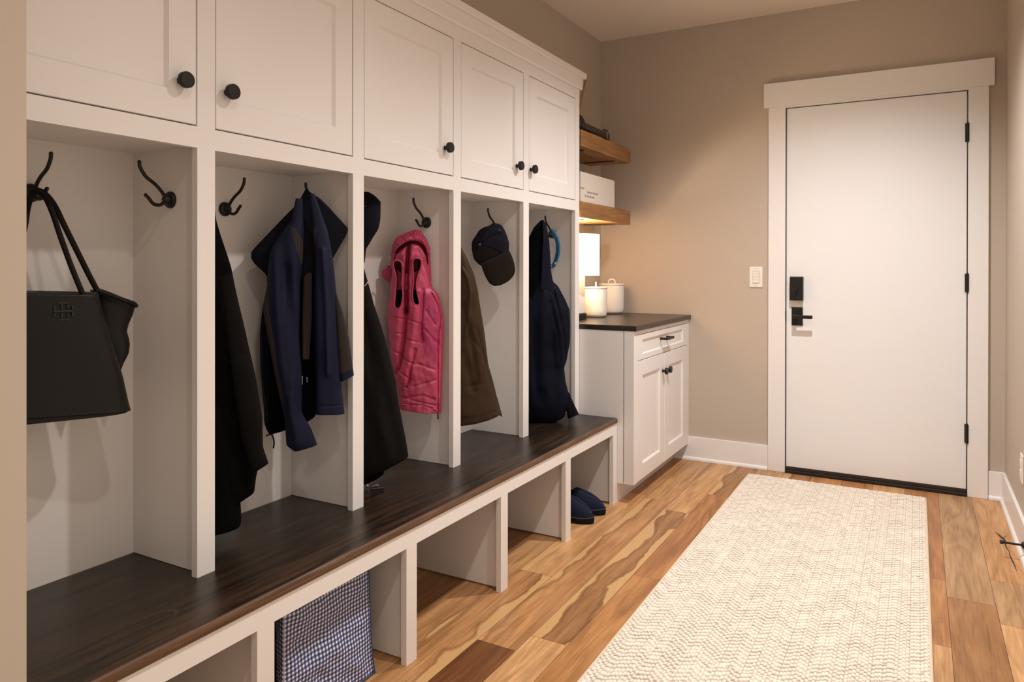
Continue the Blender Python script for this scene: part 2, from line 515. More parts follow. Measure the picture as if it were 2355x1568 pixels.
# ------------------------------------------------------------------ setting
def build_floor():
    rnd = random.Random(11)
    T = {'tan': (0.47, 0.250, 0.105), 'light': (0.56, 0.315, 0.140), 'orange': (0.44, 0.205, 0.070), 'brown': (0.335, 0.160, 0.060),
         'dark': (0.165, 0.062, 0.021), 'mid': (0.41, 0.205, 0.082), 'red': (0.37, 0.165, 0.060), 'olive': (0.40, 0.235, 0.110)}
    xs = [-1.74, -1.56, -1.43, -1.30, -1.165, -1.0335, -0.912, -0.775, -0.635, -0.495, -0.345, -0.200, -0.055, 0.0905, 0.2315, 0.373]
    fixed = {
        3: [(-1.6, 1.12, 'tan', 0, 0), (1.12, 2.38, 'mid', 0, .16), (2.38, 3.46, 'tan', 0, 0), (3.46, 4.24, 'mid', 0, 0)],
        4: [(-1.6, 1.868, 'dark', 0, 0), (1.868, 3.42, 'mid', .14, 0), (3.42, 4.24, 'tan', 0, 0)],
        5: [(-1.6, 1.97, 'light', 0, 0), (1.97, 3.30, 'brown', .30, .16), (3.30, 4.24, 'tan', 0, 0)],
        6: [(-1.6, 0.9, 'mid', 0, 0), (0.9, 2.545, 'orange', 0, 0), (2.545, 3.63, 'red', 0, 0), (3.63, 4.24, 'brown', .12, 0)],
        2: [(-1.6, 0.95, 'light', 0, 0), (0.95, 1.715, 'tan', 0, 0), (1.715, 2.20, 'mid', 0, .1), (2.20, 3.1, 'tan', 0, 0), (3.1, 4.24, 'mid', 0, 0)],
        1: [(-1.6, 1.75, 'tan', 0, 0), (1.75, 2.3, 'brown', 0, 0), (2.3, 3.2, 'brown', 0, 0), (3.2, 4.24, 'tan', 0, 0)],
        12: [(-1.6, 1.5, 'tan', 0, 0), (1.5, 2.52, 'light', 0, 0), (2.52, 3.05, 'orange', 0, 0), (3.05, 4.24, 'red', 0, 0)],
        13: [(-1.6, 1.7, 'mid', 0, 0), (1.7, 2.905, 'brown', 0, 0), (2.905, 4.24, 'olive', 0, 0)],
        14: [(-1.6, 1.6, 'tan', 0, 0), (1.6, 2.765, 'light', 0, 0), (2.765, 3.14, 'olive', 0, 0), (3.14, 4.24, 'tan', 0, 0)],
    }
    V, F, uvs, tone, info = [], [], [], [], []
    g = 0.0006
    def plank(x0, x1, y0, y1, t, sl, sr):
        i = len(V)
        V.extend([(x0 + g, y0 + g, 0), (x1 - g, y0 + g, 0), (x1 - g, y1 - g, 0), (x0 + g, y1 - g, 0)])
        F.append((i, i + 1, i + 2, i + 3))
        uvs.extend([(0, y0), (1, y0), (1, y1), (0, y1)])
        c = T[t]; k = rnd.uniform(0.93, 1.08)
        tone.append((c[0] * k, c[1] * k, c[2] * k, 1)); info.append((rnd.random(), sl, sr, 1))
    for a in range(len(xs) - 1):
        if a in fixed:
            for y0, y1, t, sl, sr in fixed[a]: plank(xs[a], xs[a + 1], y0, y1, t, sl, sr)
        else:
            y = YB
            while y < YF:
                y1 = min(YF, y + rnd.uniform(0.6, 1.5))
                if YF - y1 < 0.25: y1 = YF
                plank(xs[a], xs[a + 1], y, y1, rnd.choice(['tan', 'mid', 'orange', 'brown', 'light', 'red']), rnd.choice([0, 0, .15]), 0)
                y = y1
    # dark bed under the planks, seen only in the seams
    i = len(V)
    nb = len(F)
    V.extend([(XL, YB, -0.0015), (XR, YB, -0.0015), (XR, YF + 0.06, -0.0015), (XL, YF + 0.06, -0.0015),
              (XL, YB, -0.05), (XR, YB, -0.05), (XR, YF + 0.06, -0.05), (XL, YF + 0.06, -0.05)])
    F.extend([(i, i + 1, i + 2, i + 3), (i + 7, i + 6, i + 5, i + 4), (i, i + 4, i + 5, i + 1), (i + 1, i + 5, i + 6, i + 2), (i + 2, i + 6, i + 7, i + 3), (i + 3, i + 7, i + 4, i)])
    for _ in range(6):
        uvs.extend([(0.5, 0)] * 4); tone.append((0.03, 0.014, 0.007, 1)); info.append((0, 0, 0, 1))
    me = bpy.data.meshes.new('floor')
    me.from_pydata(V, [], F)
    u = me.uv_layers.new(name='plank')
    for k, c in enumerate(uvs): u.data[k].uv = c
    for nm, data in (('tone', tone), ('pinfo', info)):
        at = me.attributes.new(nm, 'FLOAT_COLOR', 'FACE')
        for k, c in enumerate(data): at.data[k].color = c
    me.materials.append(FLOORM)
    o = bpy.data.objects.new('floor', me); COL.objects.link(o)
    tag(o, 'hickory plank floor in mixed tan and brown boards', 'floor', kind='structure')
    CRK = plain('dark_wood_crack', (0.030, 0.016, 0.009), 0.8)
    def crack(pts):
        m = MB()
        L, Rr = [], []
        for k, (x, y, w) in enumerate(pts):
            L.append((x - w, y, 0.0004)); Rr.append((x + w, y + 0.004, 0.0004))
        i = len(m.v); n = len(pts); m.v += L + Rr
        for k in range(n - 1): m.f.append((k, k + n, k + n + 1, k + 1))
        obj('plank_crack', m, CRK, o, label='dark crack in a tan board')
    crack([(0.2915, 3.715, .0008), (0.301, 3.690, .003), (0.309, 3.655, .005), (0.318, 3.625, .0035), (0.3165, 3.58, .0028), (0.315, 3.53, .0022), (0.321, 3.49, .0012), (0.3190, 3.44, .0020), (0.322, 3.37, .0026), (0.3245, 3.31, .0016), (0.3255, 3.275, .0005)])
    crack([(0.335, 3.70, .0008), (0.322, 3.665, .002), (0.312, 3.64, .0025), (0.300, 3.625, .0008)])
build_floor()

struct('ceiling', MB().box(XL - 0.1, XR + 0.1, YB, YF + 0.1, ZC, ZC + 0.1), CEILP, 'plain painted ceiling above the mudroom', 'ceiling')
struct('wall_left', MB().box(XL - 0.1, XL, 0.45, YF, 0, ZC), WALLP, 'greige wall behind the lockers and the oak shelves', 'wall')
struct('wall_right', MB().box(XR, XR + 0.1, 1.75, YF, 0, ZC), WALLP, 'greige wall along the right side of the runner', 'wall')  # stops short: opening added out of view so fill light reaches the lockers
DX0, DX1, DZ1 = -0.637, 0.216, 2.0115          # door opening
wb = MB()
wb.box(XL - 0.1, DX0 - 0.02, YF, YF + 0.1, 0, ZC)
wb.box(DX1 + 0.02, XR + 0.1, YF, YF + 0.1, 0, ZC)
wb.box(DX0 - 0.02, DX1 + 0.02, YF, YF + 0.1, DZ1 + 0.02, ZC)
struct('wall_back', wb, WALLP, 'greige end wall holding the white door', 'wall')
struct('wall_near', MB().box(XL, -1.24, 0.45, 0.6290, 0, ZC), WALLP, 'end of a greige wall beside the first locker', 'wall')

def base_profile(mb, a, b, axis):
    """baseboard with a small shoe moulding; axis 'x' runs along the end wall, 'y' along the right wall"""
    if axis == 'x':
        mb.box(a, b, YF - 0.013, YF, 0, 0.137)
        ring = lambda t: [(t, YF - 0.013, 0), (t, YF - 0.013, 0.020), (t, YF - 0.018, 0.018), (t, YF - 0.0235, 0.012), (t, YF - 0.025, 0)]
    else:
        mb.box(XR - 0.013, XR, a, b, 0, 0.137)
        ring = lambda t: [(XR - 0.013, t, 0), (XR - 0.013, t, 0.020), (XR - 0.018, t, 0.018), (XR - 0.0235, t, 0.012), (XR - 0.025, t, 0)]
    mb.grid([ring(a), ring(b)])
    return mb
bb = MB(); base_profile(bb, -1.262, -0.7285, 'x'); base_profile(bb, 0.3035, XR, 'x')
struct('baseboard_back', bb, TRIMW, 'white baseboard at the foot of the end wall', 'baseboard', 0.0015)
bb = MB(); base_profile(bb, 1.75, YF - 0.013, 'y')
struct('baseboard_right', bb, TRIMW, 'white baseboard at the foot of the right wall', 'baseboard', 0.0015)

tr = MB()
tr.box(-0.7273, DX0, 4.219, YF, 0, 2.0214); tr.box(DX1, 0.3019, 4.219, YF, 0, 2.0214)
tr.box(-0.7525, 0.3251, 4.2145, YF, 2.0214, 2.1542)
t1 = struct('trim_1', tr, TRIMW, 'white door casing with a flat header board', 'trim', 0.002)
jm = MB()
jm.box(DX0 - 0.018, DX0, 4.223, YF + 0.1, 0, DZ1); jm.box(DX1, DX1 + 0.018, 4.223, YF + 0.1, 0, DZ1)
jm.box(DX0 - 0.018, DX1 + 0.018, 4.223, YF + 0.1, DZ1, DZ1 + 0.0095)
jm.box(DX0, DX0 + 0.015, 4.276, YF + 0.1, 0, DZ1); jm.box(DX1 - 0.015, DX1, 4.276, YF + 0.1, 0, DZ1); jm.box(DX0, DX1, 4.276, YF + 0.1, DZ1 - 0.015, DZ1)
obj('door_jamb', jm, TRIMW, t1)

door = thing('door_1', (-0.21, 4.23, 0), 'smooth white slab door with black lever and hinges', 'door', kind='structure')
obj('slab', MB().box(-0.6325, 0.2115, 4.230, 4.272, 0.0345, 2.0065), DOORW, door, bevel=0.0015)
obj('door_sweep', MB().box(-0.6325, 0.2125, 4.226, 4.270, 0.018, 0.0340), SWEEP, door, bevel=0.001)
obj('threshold', MB().box(-0.6365, 0.2155, 4.214, 4.330, 0.0, 0.0175), RUBBER, door, bevel=0.003)
for z0, z1 in ((1.752, 1.849), (1.0085, 1.105), (0.263, 0.3605)):
    h = MB(); h.lathe([(0.0065, z0 + 0.004), (0.0065, z1 - 0.004)], (0.2140, 4.2165, 0), n=16)
    h.lathe([(0.004, z1 - 0.004), (0.004, z1), (0.002, z1 + 0.002)], (0.2140, 4.2165, 0), n=12)
    h.lathe([(0.002, z0 - 0.002), (0.004, z0), (0.004, z0 + 0.004)], (0.2140, 4.2165, 0), n=12)
    h.box(0.2035, 0.2140, 4.2245, 4.2298, z0 + 0.003, z1 - 0.003)
    obj('hinge', h, BLACK, door, smooth='auto')
db = thing('deadbolt', (0, 0, 0)); db.parent = door; db.location = (-0.577 + 0.21, 0, 1.0165)
obj('deadbolt_plate', MB().box(-0.611, -0.543, 4.194, 4.230, 0.9515, 1.0815), BLACK, db, bevel=0.004)
tt = MB(); tt.lathe([(0.011, 0), (0.011, 0.006)], (-0.577, 4.194, 1.005), '-Y', 20)
tt.poly_prism([(-0.006, -0.020), (0.001, -0.021), (0.008, 0.020), (0.001, 0.021)], lambda a, b, d: (-0.577 + a, d, 1.003 + b), 4.189, 4.172)
obj('thumb_turn', tt, BLACK, db, bevel=0.001)
lh = thing('lever_handle', (0, 0, 0)); lh.parent = door; lh.location = (-0.576 + 0.21, 0, 0.8635)
obj('lever_rose', MB().box(-0.6045, -0.5470, 4.222, 4.230, 0.8135, 0.9140), BLACK, lh, bevel=0.002)
lv = MB(); lv.lathe([(0.0125, 0), (0.0125, 0.034), (0.010, 0.054)], (-0.582, 4.222, 0.866), '-Y', 20)
lv.box(-0.590, -0.491, 4.160, 4.172, 0.856, 0.8745)
obj('lever', lv, BLACK, lh, bevel=0.003)
obj('strike_plate', MB().box(-0.6405, -0.6325, 4.2200, 4.2295, 0.845, 0.893), BLACK, door)

# ------------------------------------------------------------------ recessed ceiling lights
for (x, y, w, tint) in DOWNLIGHTS:
    which = {3.05: 'recessed ceiling light nearest the white door', 1.75: 'recessed ceiling light above the middle of the runner',
             0.55: 'recessed ceiling light beside the first locker', -0.65: 'recessed ceiling light furthest from the door'}[y]
    d = thing('recessed_light', (x, y, ZC), which, 'ceiling light', 'recessed lights along the ceiling')
    rg = MB(); rg.lathe([(0.062, 0.0), (0.082, 0.0), (0.082, -0.004), (0.074, -0.008), (0.062, -0.008)], (x, y, ZC), n=40, caps=False)
    obj('trim_ring', rg, TRIMW, d, smooth='auto')
    obj('lens', MB().lathe([(0.0, -0.0015), (0.061, -0.0015), (0.061, 0.0), (0.0, 0.0)], (x, y, ZC), n=40, caps=False), LENS, d)
    ld = bpy.data.lights.new('downlight_beam', 'SPOT')
    ld.energy = w; ld.color = tint; ld.spot_size = R(138); ld.spot_blend = 0.95; ld.shadow_soft_size = 0.032
    lo = bpy.data.objects.new('downlight_beam', ld); COL.objects.link(lo)
    lo.parent = d; lo.location = (0, 0, -0.03)

# ------------------------------------------------------------------ cabinetry parts
def shaker(y0, y1, z0, z1, xf, th=0.020, sw=0.070, rec=0.0095, ch=0.007, swz=None):
    """one shaker front facing +x: frame, sloped inner lip, recessed panel"""
    m = MB()
    sz = swz or sw
    def loop(x, dy, dz): return [(x, y0 + dy, z0 + dz), (x, y1 - dy, z0 + dz), (x, y1 - dy, z1 - dz), (x, y0 + dy, z1 - dz)]
    L = [loop(xf - th, 0, 0), loop(xf - 0.0012, 0, 0), loop(xf, 0.0012, 0.0012), loop(xf, sw, sz), loop(xf - rec, sw + ch, sz + ch)]
    m.grid(L, caps=True)
    return m

def knob(xf, y, z, parent, r=0.0185):
    m = MB()
    m.lathe([(0.0085, 0.0), (0.0085, 0.0015), (0.0070, 0.003), (0.0070, 0.013), (r * 0.82, 0.0145), (r, 0.0165), (r, 0.0265), (r * 0.93, 0.0285), (r * 0.5, 0.0288), (0.001, 0.0288)],
            (xf, y, z), 'X', 28)
    return obj('knob', m, BLACK, parent, smooth='auto', label='round matte black knob')

def coat_hook(base, out, parent, label):
    """rosette on the panel, tall upper prong and short lower prong; out = unit vector away from the panel"""
    b = Vector(base); o = Vector(out); u = Vector((0, 0, 1))
    P = lambda a, h: b + o * a + u * h
    m = MB()
    side = o.cross(u)
    rings = []
    for r, a in ((0.0205, 0.0), (0.0205, 0.004), (0.0185, 0.0075), (0.0115, 0.010), (0.0095, 0.017), (0.006, 0.021)):
        rings.append([P(a, 0) + (side * math.cos(2 * math.pi * k / 24) + u * math.sin(2 * math.pi * k / 24)) * r for k in range(24)])
    m.grid(rings)
    m.tube([P(0.014, 0.0), P(0.024, 0.017), P(0.042, 0.034), P(0.066, 0.050), P(0.080, 0.070), P(0.082, 0.082)], 0.0042, 10, 6)
    m.tube([P(0.014, -0.002), P(0.028, -0.014), P(0.046, -0.013), P(0.060, 0.001), P(0.066, 0.006)], 0.0042, 10, 6)
    for e in (P(0.082, 0.082), P(0.066, 0.006)):
        m.lathe([(0.0005, -0.0046), (0.003, -0.0036), (0.0046, 0.0), (0.003, 0.0036), (0.0005, 0.0046)], e, 'Z', 12)
    return obj('coat_hook', m, BLACK, parent, smooth='auto', label=label)

# ---- locker cabinet
lk = thing('locker_cabinet', (-1.60, 1.96, ZB), 'white five-bay coat locker cabinet with shaker doors on top', 'locker cabinet')
ff = MB()
for a, b in ST: ff.box(XFACE - 0.019, XFACE, a, b, ZB, 2.0620)
ys = [Y0L] + [v for p in ST for v in p]
for i in range(5):
    a, b = ys[2 * i], ys[2 * i + 1]
    ff.box(XFACE - 0.019, XFACE, a, b, ZOT, ZDB); ff.box(XFACE - 0.019, XFACE, a, b, ZDT, 2.0620)
obj('face_frame', ff, WHITE, lk)
obj('back_panel', MB().box(XBACK - 0.0035, XBACK, Y0L, Y1L - 0.024, ZB, 2.0620), WHITE, lk)
for i, (a, b) in enumerate(ST[:4]):
    c = (a + b) / 2
    obj('divider_panel', MB().box(XBACK, XFACE - 0.019, c - 0.004, c + 0.014, ZB + 0.001, 1.418), WHITE, lk)
obj('end_panel', MB().box(XBACK - 0.0035, XFACE - 0.019, 3.263, Y1L, ZB, 2.0620), WHITE, lk)
obj('bay_ceiling', MB().box(XBACK, XFACE - 0.019, Y0L, 3.263, 1.418, 1.436), WHITE, lk)
obj('cabinet_interior', MB().box(XFACE - 0.060, XFACE - 0.050, Y0L, 3.263, 1.437, 2.0615), WHITE, lk)
kn = [1.066, 1.1932, 2.1217, 2.646, 2.7718]
for i in range(5):
    a, b = ys[2 * i] + 0.0028, ys[2 * i + 1] - 0.0028
    d = obj('door', shaker(a, b, ZDB + 0.0035, ZDT - 0.003, XFACE), WHITE, lk)
    knob(XFACE, kn[i], 1.5535, d)
cr = MB()
yb_, yc_ = Y1L + 0.0130, Y1L + 0.0245
def strip(p0, p1, ya, yb):
    """a prism along y from an x-z profile"""
    cr.grid([[(x, ya, z) for x, z in p0], [(x, yb, z) for x, z in p1]])
bp = [(XFACE + 0.0003, 2.0080), (XFACE + 0.0085, 2.0080), (XFACE + 0.0125, 2.0140), (XFACE + 0.0125, 2.0620), (XFACE + 0.0003, 2.0620)]
cp_ = [(XBACK, 2.0622), (XFACE + 0.0265, 2.0622), (XFACE + 0.0285, 2.0645), (XFACE + 0.0285, 2.0875), (XBACK, 2.0875)]
strip(bp, bp, Y0L, yb_)
strip(cp_, cp_, Y0L, yc_)
cr.box(XBACK, XFACE + 0.0003, Y1L + 0.0003, yb_, 2.008, 2.062)
obj('crown_molding', cr, WHITE, lk)
hk = [((XBACK, 0.888, 1.297), (1, 0, 0), 'black hook on the back of the first bay, holding the tote'),
      ((-1.585, 1.1313, 1.2945), (0, -1, 0), 'empty black hook on the side of the first bay'),
      ((XBACK, 1.4085, 1.297), (1, 0, 0), 'empty black hook on the back of the second bay'),
      ((-1.590, 1.6628, 1.297), (0, -1, 0), 'black hook under the navy jacket'),
      ((-1.594, 2.1957, 1.297), (0, -1, 0), 'black hook above the pink vest'),
      ((-1.600, 2.7271, 1.297), (0, -1, 0), 'black hook holding the cap'),
      ((-1.596, 3.2630, 1.297), (0, -1, 0), 'black hook holding the blue leash'),
      ((-1.590, 1.1493, 1.297), (0, 1, 0), None), ((-1.590, 1.6808, 1.297), (0, 1, 0), None), ((-1.590, 2.2137, 1.297), (0, 1, 0), None)]
for p, d, lb in hk: coat_hook(p, d, lk, lb)

# ---- bench
bs = thing('bench', (-1.50, 1.96, 0), 'white open cubby bench with dark wood seat below the lockers', 'bench')
bt = obj('seat_board', MB().box(XL + 0.004, -1.2545, Y0L, Y1L - 0.0005, 0.382, ZB), BENCH, bs, bevel=0.009, seg=4, label='dark espresso wood seat board')
XQ = -1.2617
bf = MB()
for a, b in ST: bf.box(XQ - 0.019, XQ, a, b, 0, 0.3819)
for i in range(5): bf.box(XQ - 0.019, XQ, ys[2 * i], ys[2 * i + 1], 0.3337, 0.3819)
obj('face_frame', bf, WHITE, bs)
for a, b in ST[:4]:
    c = (a + b) / 2
    obj('divider_panel', MB().box(XL + 0.004, XQ - 0.019, c - 0.004, c + 0.014, 0.006, 0.3815), WHITE, bs)
obj('divider_panel', MB().box(XL + 0.004, XQ - 0.019, 3.262, Y1L - 0.0005, 0.004, 0.3815), WHITE, bs)

# ---- base cabinet and counter
YC0, YC1, XC = 3.290, 4.2395, -1.178
bc = thing('base_cabinet', (-1.46, 3.77, 0), 'white base cabinet with one drawer and two doors in the corner', 'cabinet')
obj('carcass', MB().box(XL + 0.002, -1.2310, YC0, YC1, 0.0925, 0.8255), WHITE, bc)
f2 = MB()
f2.box(-1.2266, XC, YC0, 3.3405, 0.0925, 0.8255); f2.box(-1.2266, XC, 4.1945, YC1, 0.0925, 0.8255)
f2.box(-1.2266, XC, 3.3405, 4.1945, 0.8060, 0.8255)
obj('face_frame', f2, WHITE, bc)
obj('toe_kick', MB().box(-1.285, -1.2625, YC0, YC1, 0, 0.092), WHITE, bc)
dw = obj('drawer', shaker(3.3432, 4.1918, 0.6792, 0.8036, XC, sw=0.072, swz=0.026, ch=0.006, rec=0.008), WHITE, bc)
pm = MB(); yy, zz = 3.715, 0.7495
pm.box(XC - 0.008, XC + 0.033, yy, yy + 0.010, zz, zz + 0.012); pm.box(XC - 0.008, XC + 0.033, yy + 0.108, yy + 0.118, zz, zz + 0.012)
pm.box(XC + 0.025, XC + 0.034, yy - 0.002, yy + 0.120, zz - 0.001, zz + 0.013)
obj('pull', pm, BLACK, dw, bevel=0.0012, label='square black bar pull')
for a, b, k in ((3.3432, 3.7686, 3.735), (3.7716, 4.1918, 3.8045)):
    d = obj('door', shaker(a, b, 0.0935, 0.6760, XC, sw=0.073), WHITE, bc)
    knob(XC, k, 0.5835, d, r=0.0178)
ct = obj('countertop', MB().box(XL + 0.002, -1.1645, 3.2885, YF - 0.0005, 0.8257, 0.8520), STONE, bevel=0.004, seg=3)
tag(ct, 'dark brown counter slab on the white corner cabinet', 'countertop')

# ---- floating oak shelves
def shelf(z0, z1, label):
    t = thing('floating_shelf', (-1.60, 3.69, z0), label, 'shelf', 'oak shelves between lockers and end wall')
    obj('board', MB().box(XL + 0.0005, -1.4755, 3.340, 4.058, z0, z1), OAK, t, bevel=0.002)
    for y in (3.475, 3.912):
        obj('bracket_slot', MB().box(-1.708, -1.522, y - 0.009, y + 0.009, z0 - 0.0045, z0 + 0.001), BRACK, t, bevel=0.001)
    return t
shelf(1.7425, 1.8235, 'upper thick oak shelf holding the small ukulele')
shelf(1.3815, 1.4635, 'lower thick oak shelf above the lit table lamp')

# ------------------------------------------------------------------ things on counter and shelves
LX, LY = -1.615, 3.545
lp = thing('table_lamp', (LX, LY, 0.852), 'lit table lamp with white drum shade and square white column', 'lamp')
obj('base_block', MB().box(LX - 0.058, LX + 0.058, LY - 0.058, LY + 0.058, 0.8530, 0.884), BLACK, lp, bevel=0.002)
obj('column', MB().box(LX - 0.052, LX + 0.052, LY - 0.052, LY + 0.052, 0.884, 1.105), CERAM, lp, bevel=0.004)
sh = MB(); sh.lathe([(0.1440, 1.088), (0.1440, 1.306), (0.1425, 1.306), (0.1425, 1.088), (0.1440, 1.088)], (LX - 0.0, LY, 0), n=56, caps=False)
so = obj('lamp_shade', sh, SHADE, lp, smooth='auto')
obj('shade_spider', MB().tube([(LX - 0.142, LY, 1.285), (LX + 0.142, LY, 1.285)], 0.0018, 6, 4).tube([(LX, LY - 0.142, 1.285), (LX, LY + 0.142, 1.285)], 0.0018, 6, 4).tube([(LX, LY, 1.10), (LX, LY, 1.29)], 0.004, 8, 4), STEEL, lp)
obj('bulb', MB().lathe([(0.012, 1.13), (0.014, 1.15), (0.026, 1.175), (0.029, 1.195), (0.024, 1.215), (0.010, 1.228), (0.001, 1.229)], (LX, LY, 0), n=24), BULB, lp, smooth=True)
cordp = [(LX + 0.0, LY + 0.053, 1.08), (LX - 0.03, LY + 0.10, 1.02), (LX - 0.05, LY + 0.15, 0.95), (LX - 0.06, LY + 0.20, 0.884), (LX - 0.07, LY + 0.25, 0.866), (-1.730, LY + 0.30, 0.866)]
obj('cord', MB().tube(cordp, 0.0028, 8, 8), CORDM, lp, smooth=True)
ldt = bpy.data.lights.new('lamp_glow', 'POINT'); ldt.energy = LAMP_W; ldt.color = (1.0, 0.76, 0.50); ldt.shadow_soft_size = 0.03
lo = bpy.data.objects.new('lamp_glow', ldt); COL.objects.link(lo); lo.parent = lp; lo.location = (0, 0, 0.385)

def canister(x, y, r, h, rot, label):
    t = thing('canister', (x, y, 0.852), label, 'canister', 'white canisters on the dark counter')
    rnd = random.Random(int(r * 1e4))
    rings = []
    prof = [(0.60 * r, 0.0), (0.82 * r, 0.003), (0.93 * r, 0.012), (0.985 * r, 0.030), (r, 0.055), (1.005 * r, h * 0.6), (r, h - 0.012), (0.985 * r, h - 0.003), (0.975 * r, h), (0.86 * r, h), (0.86 * r, h - 0.02), (0.001, h - 0.02)]
    full = []
    for i in range(len(prof) - 1):
        for k in range(4):
            f = k / 4; full.append((prof[i][0] * (1 - f) + prof[i + 1][0] * f, prof[i][1] * (1 - f) + prof[i + 1][1] * f))
    full.append(prof[-1])
    for (rr, hh) in full:
        ring = []
        for k in range(40):
            a = 2 * math.pi * k / 40
            w = 1 + 0.018 * mnoise.noise(Vector((math.cos(a) * 2.2, math.sin(a) * 2.2, hh * 30 + r * 99)))
            ring.append((x + rr * w * math.cos(a), y + rr * w * math.sin(a), 0.852 + hh))
        rings.append(ring)
    b = MB().grid(rings)
    obj('body', b, CERAM, t, smooth='auto')
    l = MB(); l.lathe([(0.98 * r, h + 0.0005), (1.045 * r, h + 0.002), (1.05 * r, h + 0.006), (1.02 * r, h + 0.009), (0.4 * r, h + 0.011), (0.001, h + 0.011)], (x, y, 0.852), n=40)
    ld = obj('lid', l, CERAM, t, smooth='auto')
    c, s = math.cos(rot), math.sin(rot)
    z = 0.852 + h + 0.010
    hp = [(x + q * c, y + q * s, z + v) for q, v in ((-0.019, -0.002), (-0.019, 0.012), (-0.013, 0.021), (0, 0.025), (0.013, 0.021), (0.019, 0.012), (0.019, -0.002))]
    obj('lid_handle', MB().tube(hp, 0.0042, 10, 5), CERAM, ld, smooth=True)
    return t
canister(-1.578, 3.782, 0.0635, 0.160, R(110), 'shorter white canister right beside the table lamp')
canister(-1.612, 4.108, 0.0735, 0.172, R(20), 'taller white canister behind, nearest the end wall')

# sign board standing on the lower shelf
sg = thing('sign_board', (-1.487, 3.66, 1.4635), 'off-white board with small grey lettering on the lower oak shelf', 'sign')
obj('board', MB().box(-1.502, -1.487, 3.362, 3.832, 1.4636, 1.6165), SIGNW, sg, bevel=0.001)
def text_mesh(txt, size, parent, mat, loc, name):
    cu = bpy.data.curves.new('t', 'FONT'); cu.body = txt; cu.size = size; cu.extrude = 0.0003; cu.align_x = 'RIGHT'
    to = bpy.data.objects.new('t', cu); COL.objects.link(to)
    bpy.context.view_layer.update()
    me = bpy.data.meshes.new_from_object(to.evaluated_get(bpy.context.evaluated_depsgraph_get()))
    bpy.data.objects.remove(to); me.name = name
    me.transform(Matrix(((0, 0, 1, 0), (1, 0, 0, 0), (0, 1, 0, 0), (0, 0, 0, 1))))     # text x -> +y, text y -> +z, faces +x
    me.materials.clear(); me.materials.append(mat)
    o = bpy.data.objects.new(name, me); COL.objects.link(o); o.parent = parent
    o.location = Vector(loc) - wloc(parent)
    return o
text_mesh('for hel', 0.0175, sg, PRINT, (-1.4866, 3.403, 1.5290), 'lettering')
text_mesh('pour your dirt water', 0.0175, sg, PRINT, (-1.4866, 3.594, 1.5140), 'lettering')
text_mesh('for ever last soak.', 0.0175, sg, PRINT, (-1.4866, 3.542, 1.4925), 'lettering')

# ukulele lying on its side on the upper shelf, face outward
uk = thing('ukulele', (-1.61, 3.70, 1.8235), 'small dark ukulele on its side on the upper oak shelf', 'ukulele')
UZ = 1.9085
ub = []
for k in range(56):
    a = 2 * math.pi * k / 56
    c, s = math.cos(a), math.sin(a)
    ly = 0.128 * c                          # along the neck
    half = 0.074 - 0.012 * c + 0.010 * math.cos(2 * a)
    ub.append((3.575 + ly, UZ + (half + (0.010 if s < 0 else 0)) * s * (1.0 if abs(c) < 0.2 else 1.0)))
uy = MB().poly_prism(ub, lambda a, b, d: (d, a, b), -1.665, -1.606)
obj('body', uy, UKE, uk, bevel=0.004, smooth='auto')
obj('soundhole', MB().lathe([(0.024, 0.0), (0.024, 0.001), (0.001, 0.001)], (-1.6060, 3.600, UZ), 'X', 28), LINING_SHADE, uk)
obj('bridge', MB().box(-1.606, -1.598, 3.515, 3.532, UZ - 0.030, UZ + 0.030), IVORY, uk, bevel=0.001)
nk = MB().poly_prism([(3.640, -0.019), (3.995, -0.016), (3.995, 0.016), (3.640, 0.019)], lambda a, b, d: (d, a, UZ + b), -1.622, -1.604)
obj('neck', nk, UKE, uk, bevel=0.002)
fb = obj('fretboard', MB().poly_prism([(3.640, -0.0185), (3.996, -0.0155), (3.996, 0.0155), (3.640, 0.0185)], lambda a, b, d: (d, a, UZ + b), -1.604, -1.600), UKEF, uk)
for k in range(15):
    y = 3.99 - 0.022 * k * (1 - 0.006 * k)
    obj('fret', MB().box(-1.600, -1.5988, y - 0.0009, y + 0.0009, UZ - 0.0165, UZ + 0.0165), STEEL, fb)
for k in range(4):
    zz = UZ - 0.010 + k * 0.0066
    obj('string', MB().tube([(-1.5965, 3.523, zz), (-1.5965, 3.998, zz)], 0.0005, 6, 2), IVORY, uk)
obj('nut', MB().box(-1.606, -1.596, 3.996, 4.001, UZ - 0.019, UZ + 0.019), IVORY, uk)
hd = MB().poly_prism([(4.001, -0.017), (4.030, -0.025), (4.078, -0.027), (4.086, -0.008), (4.078, 0.022), (4.030, 0.024), (4.001, 0.017)], lambda a, b, d: (d - (a - 4.0) * 0.12, a, UZ + b), -1.624, -1.606)
obj('headstock', hd, UKE, uk, bevel=0.002)
for k in range(4):
    yk = 4.022 + 0.038 * (k % 2); sgn = 1 if k < 2 else -1
    obj('tuning_peg', MB().tube([(-1.626, yk, UZ + sgn * 0.020), (-1.626, yk, UZ + sgn * 0.035)], 0.0025, 8, 2).lathe([(0.001, -0.007), (0.007, -0.004), (0.008, 0.003), (0.001, 0.006)], (-1.626, yk, UZ + sgn * 0.039), 'Z', 12), PEGS, uk, smooth='auto')

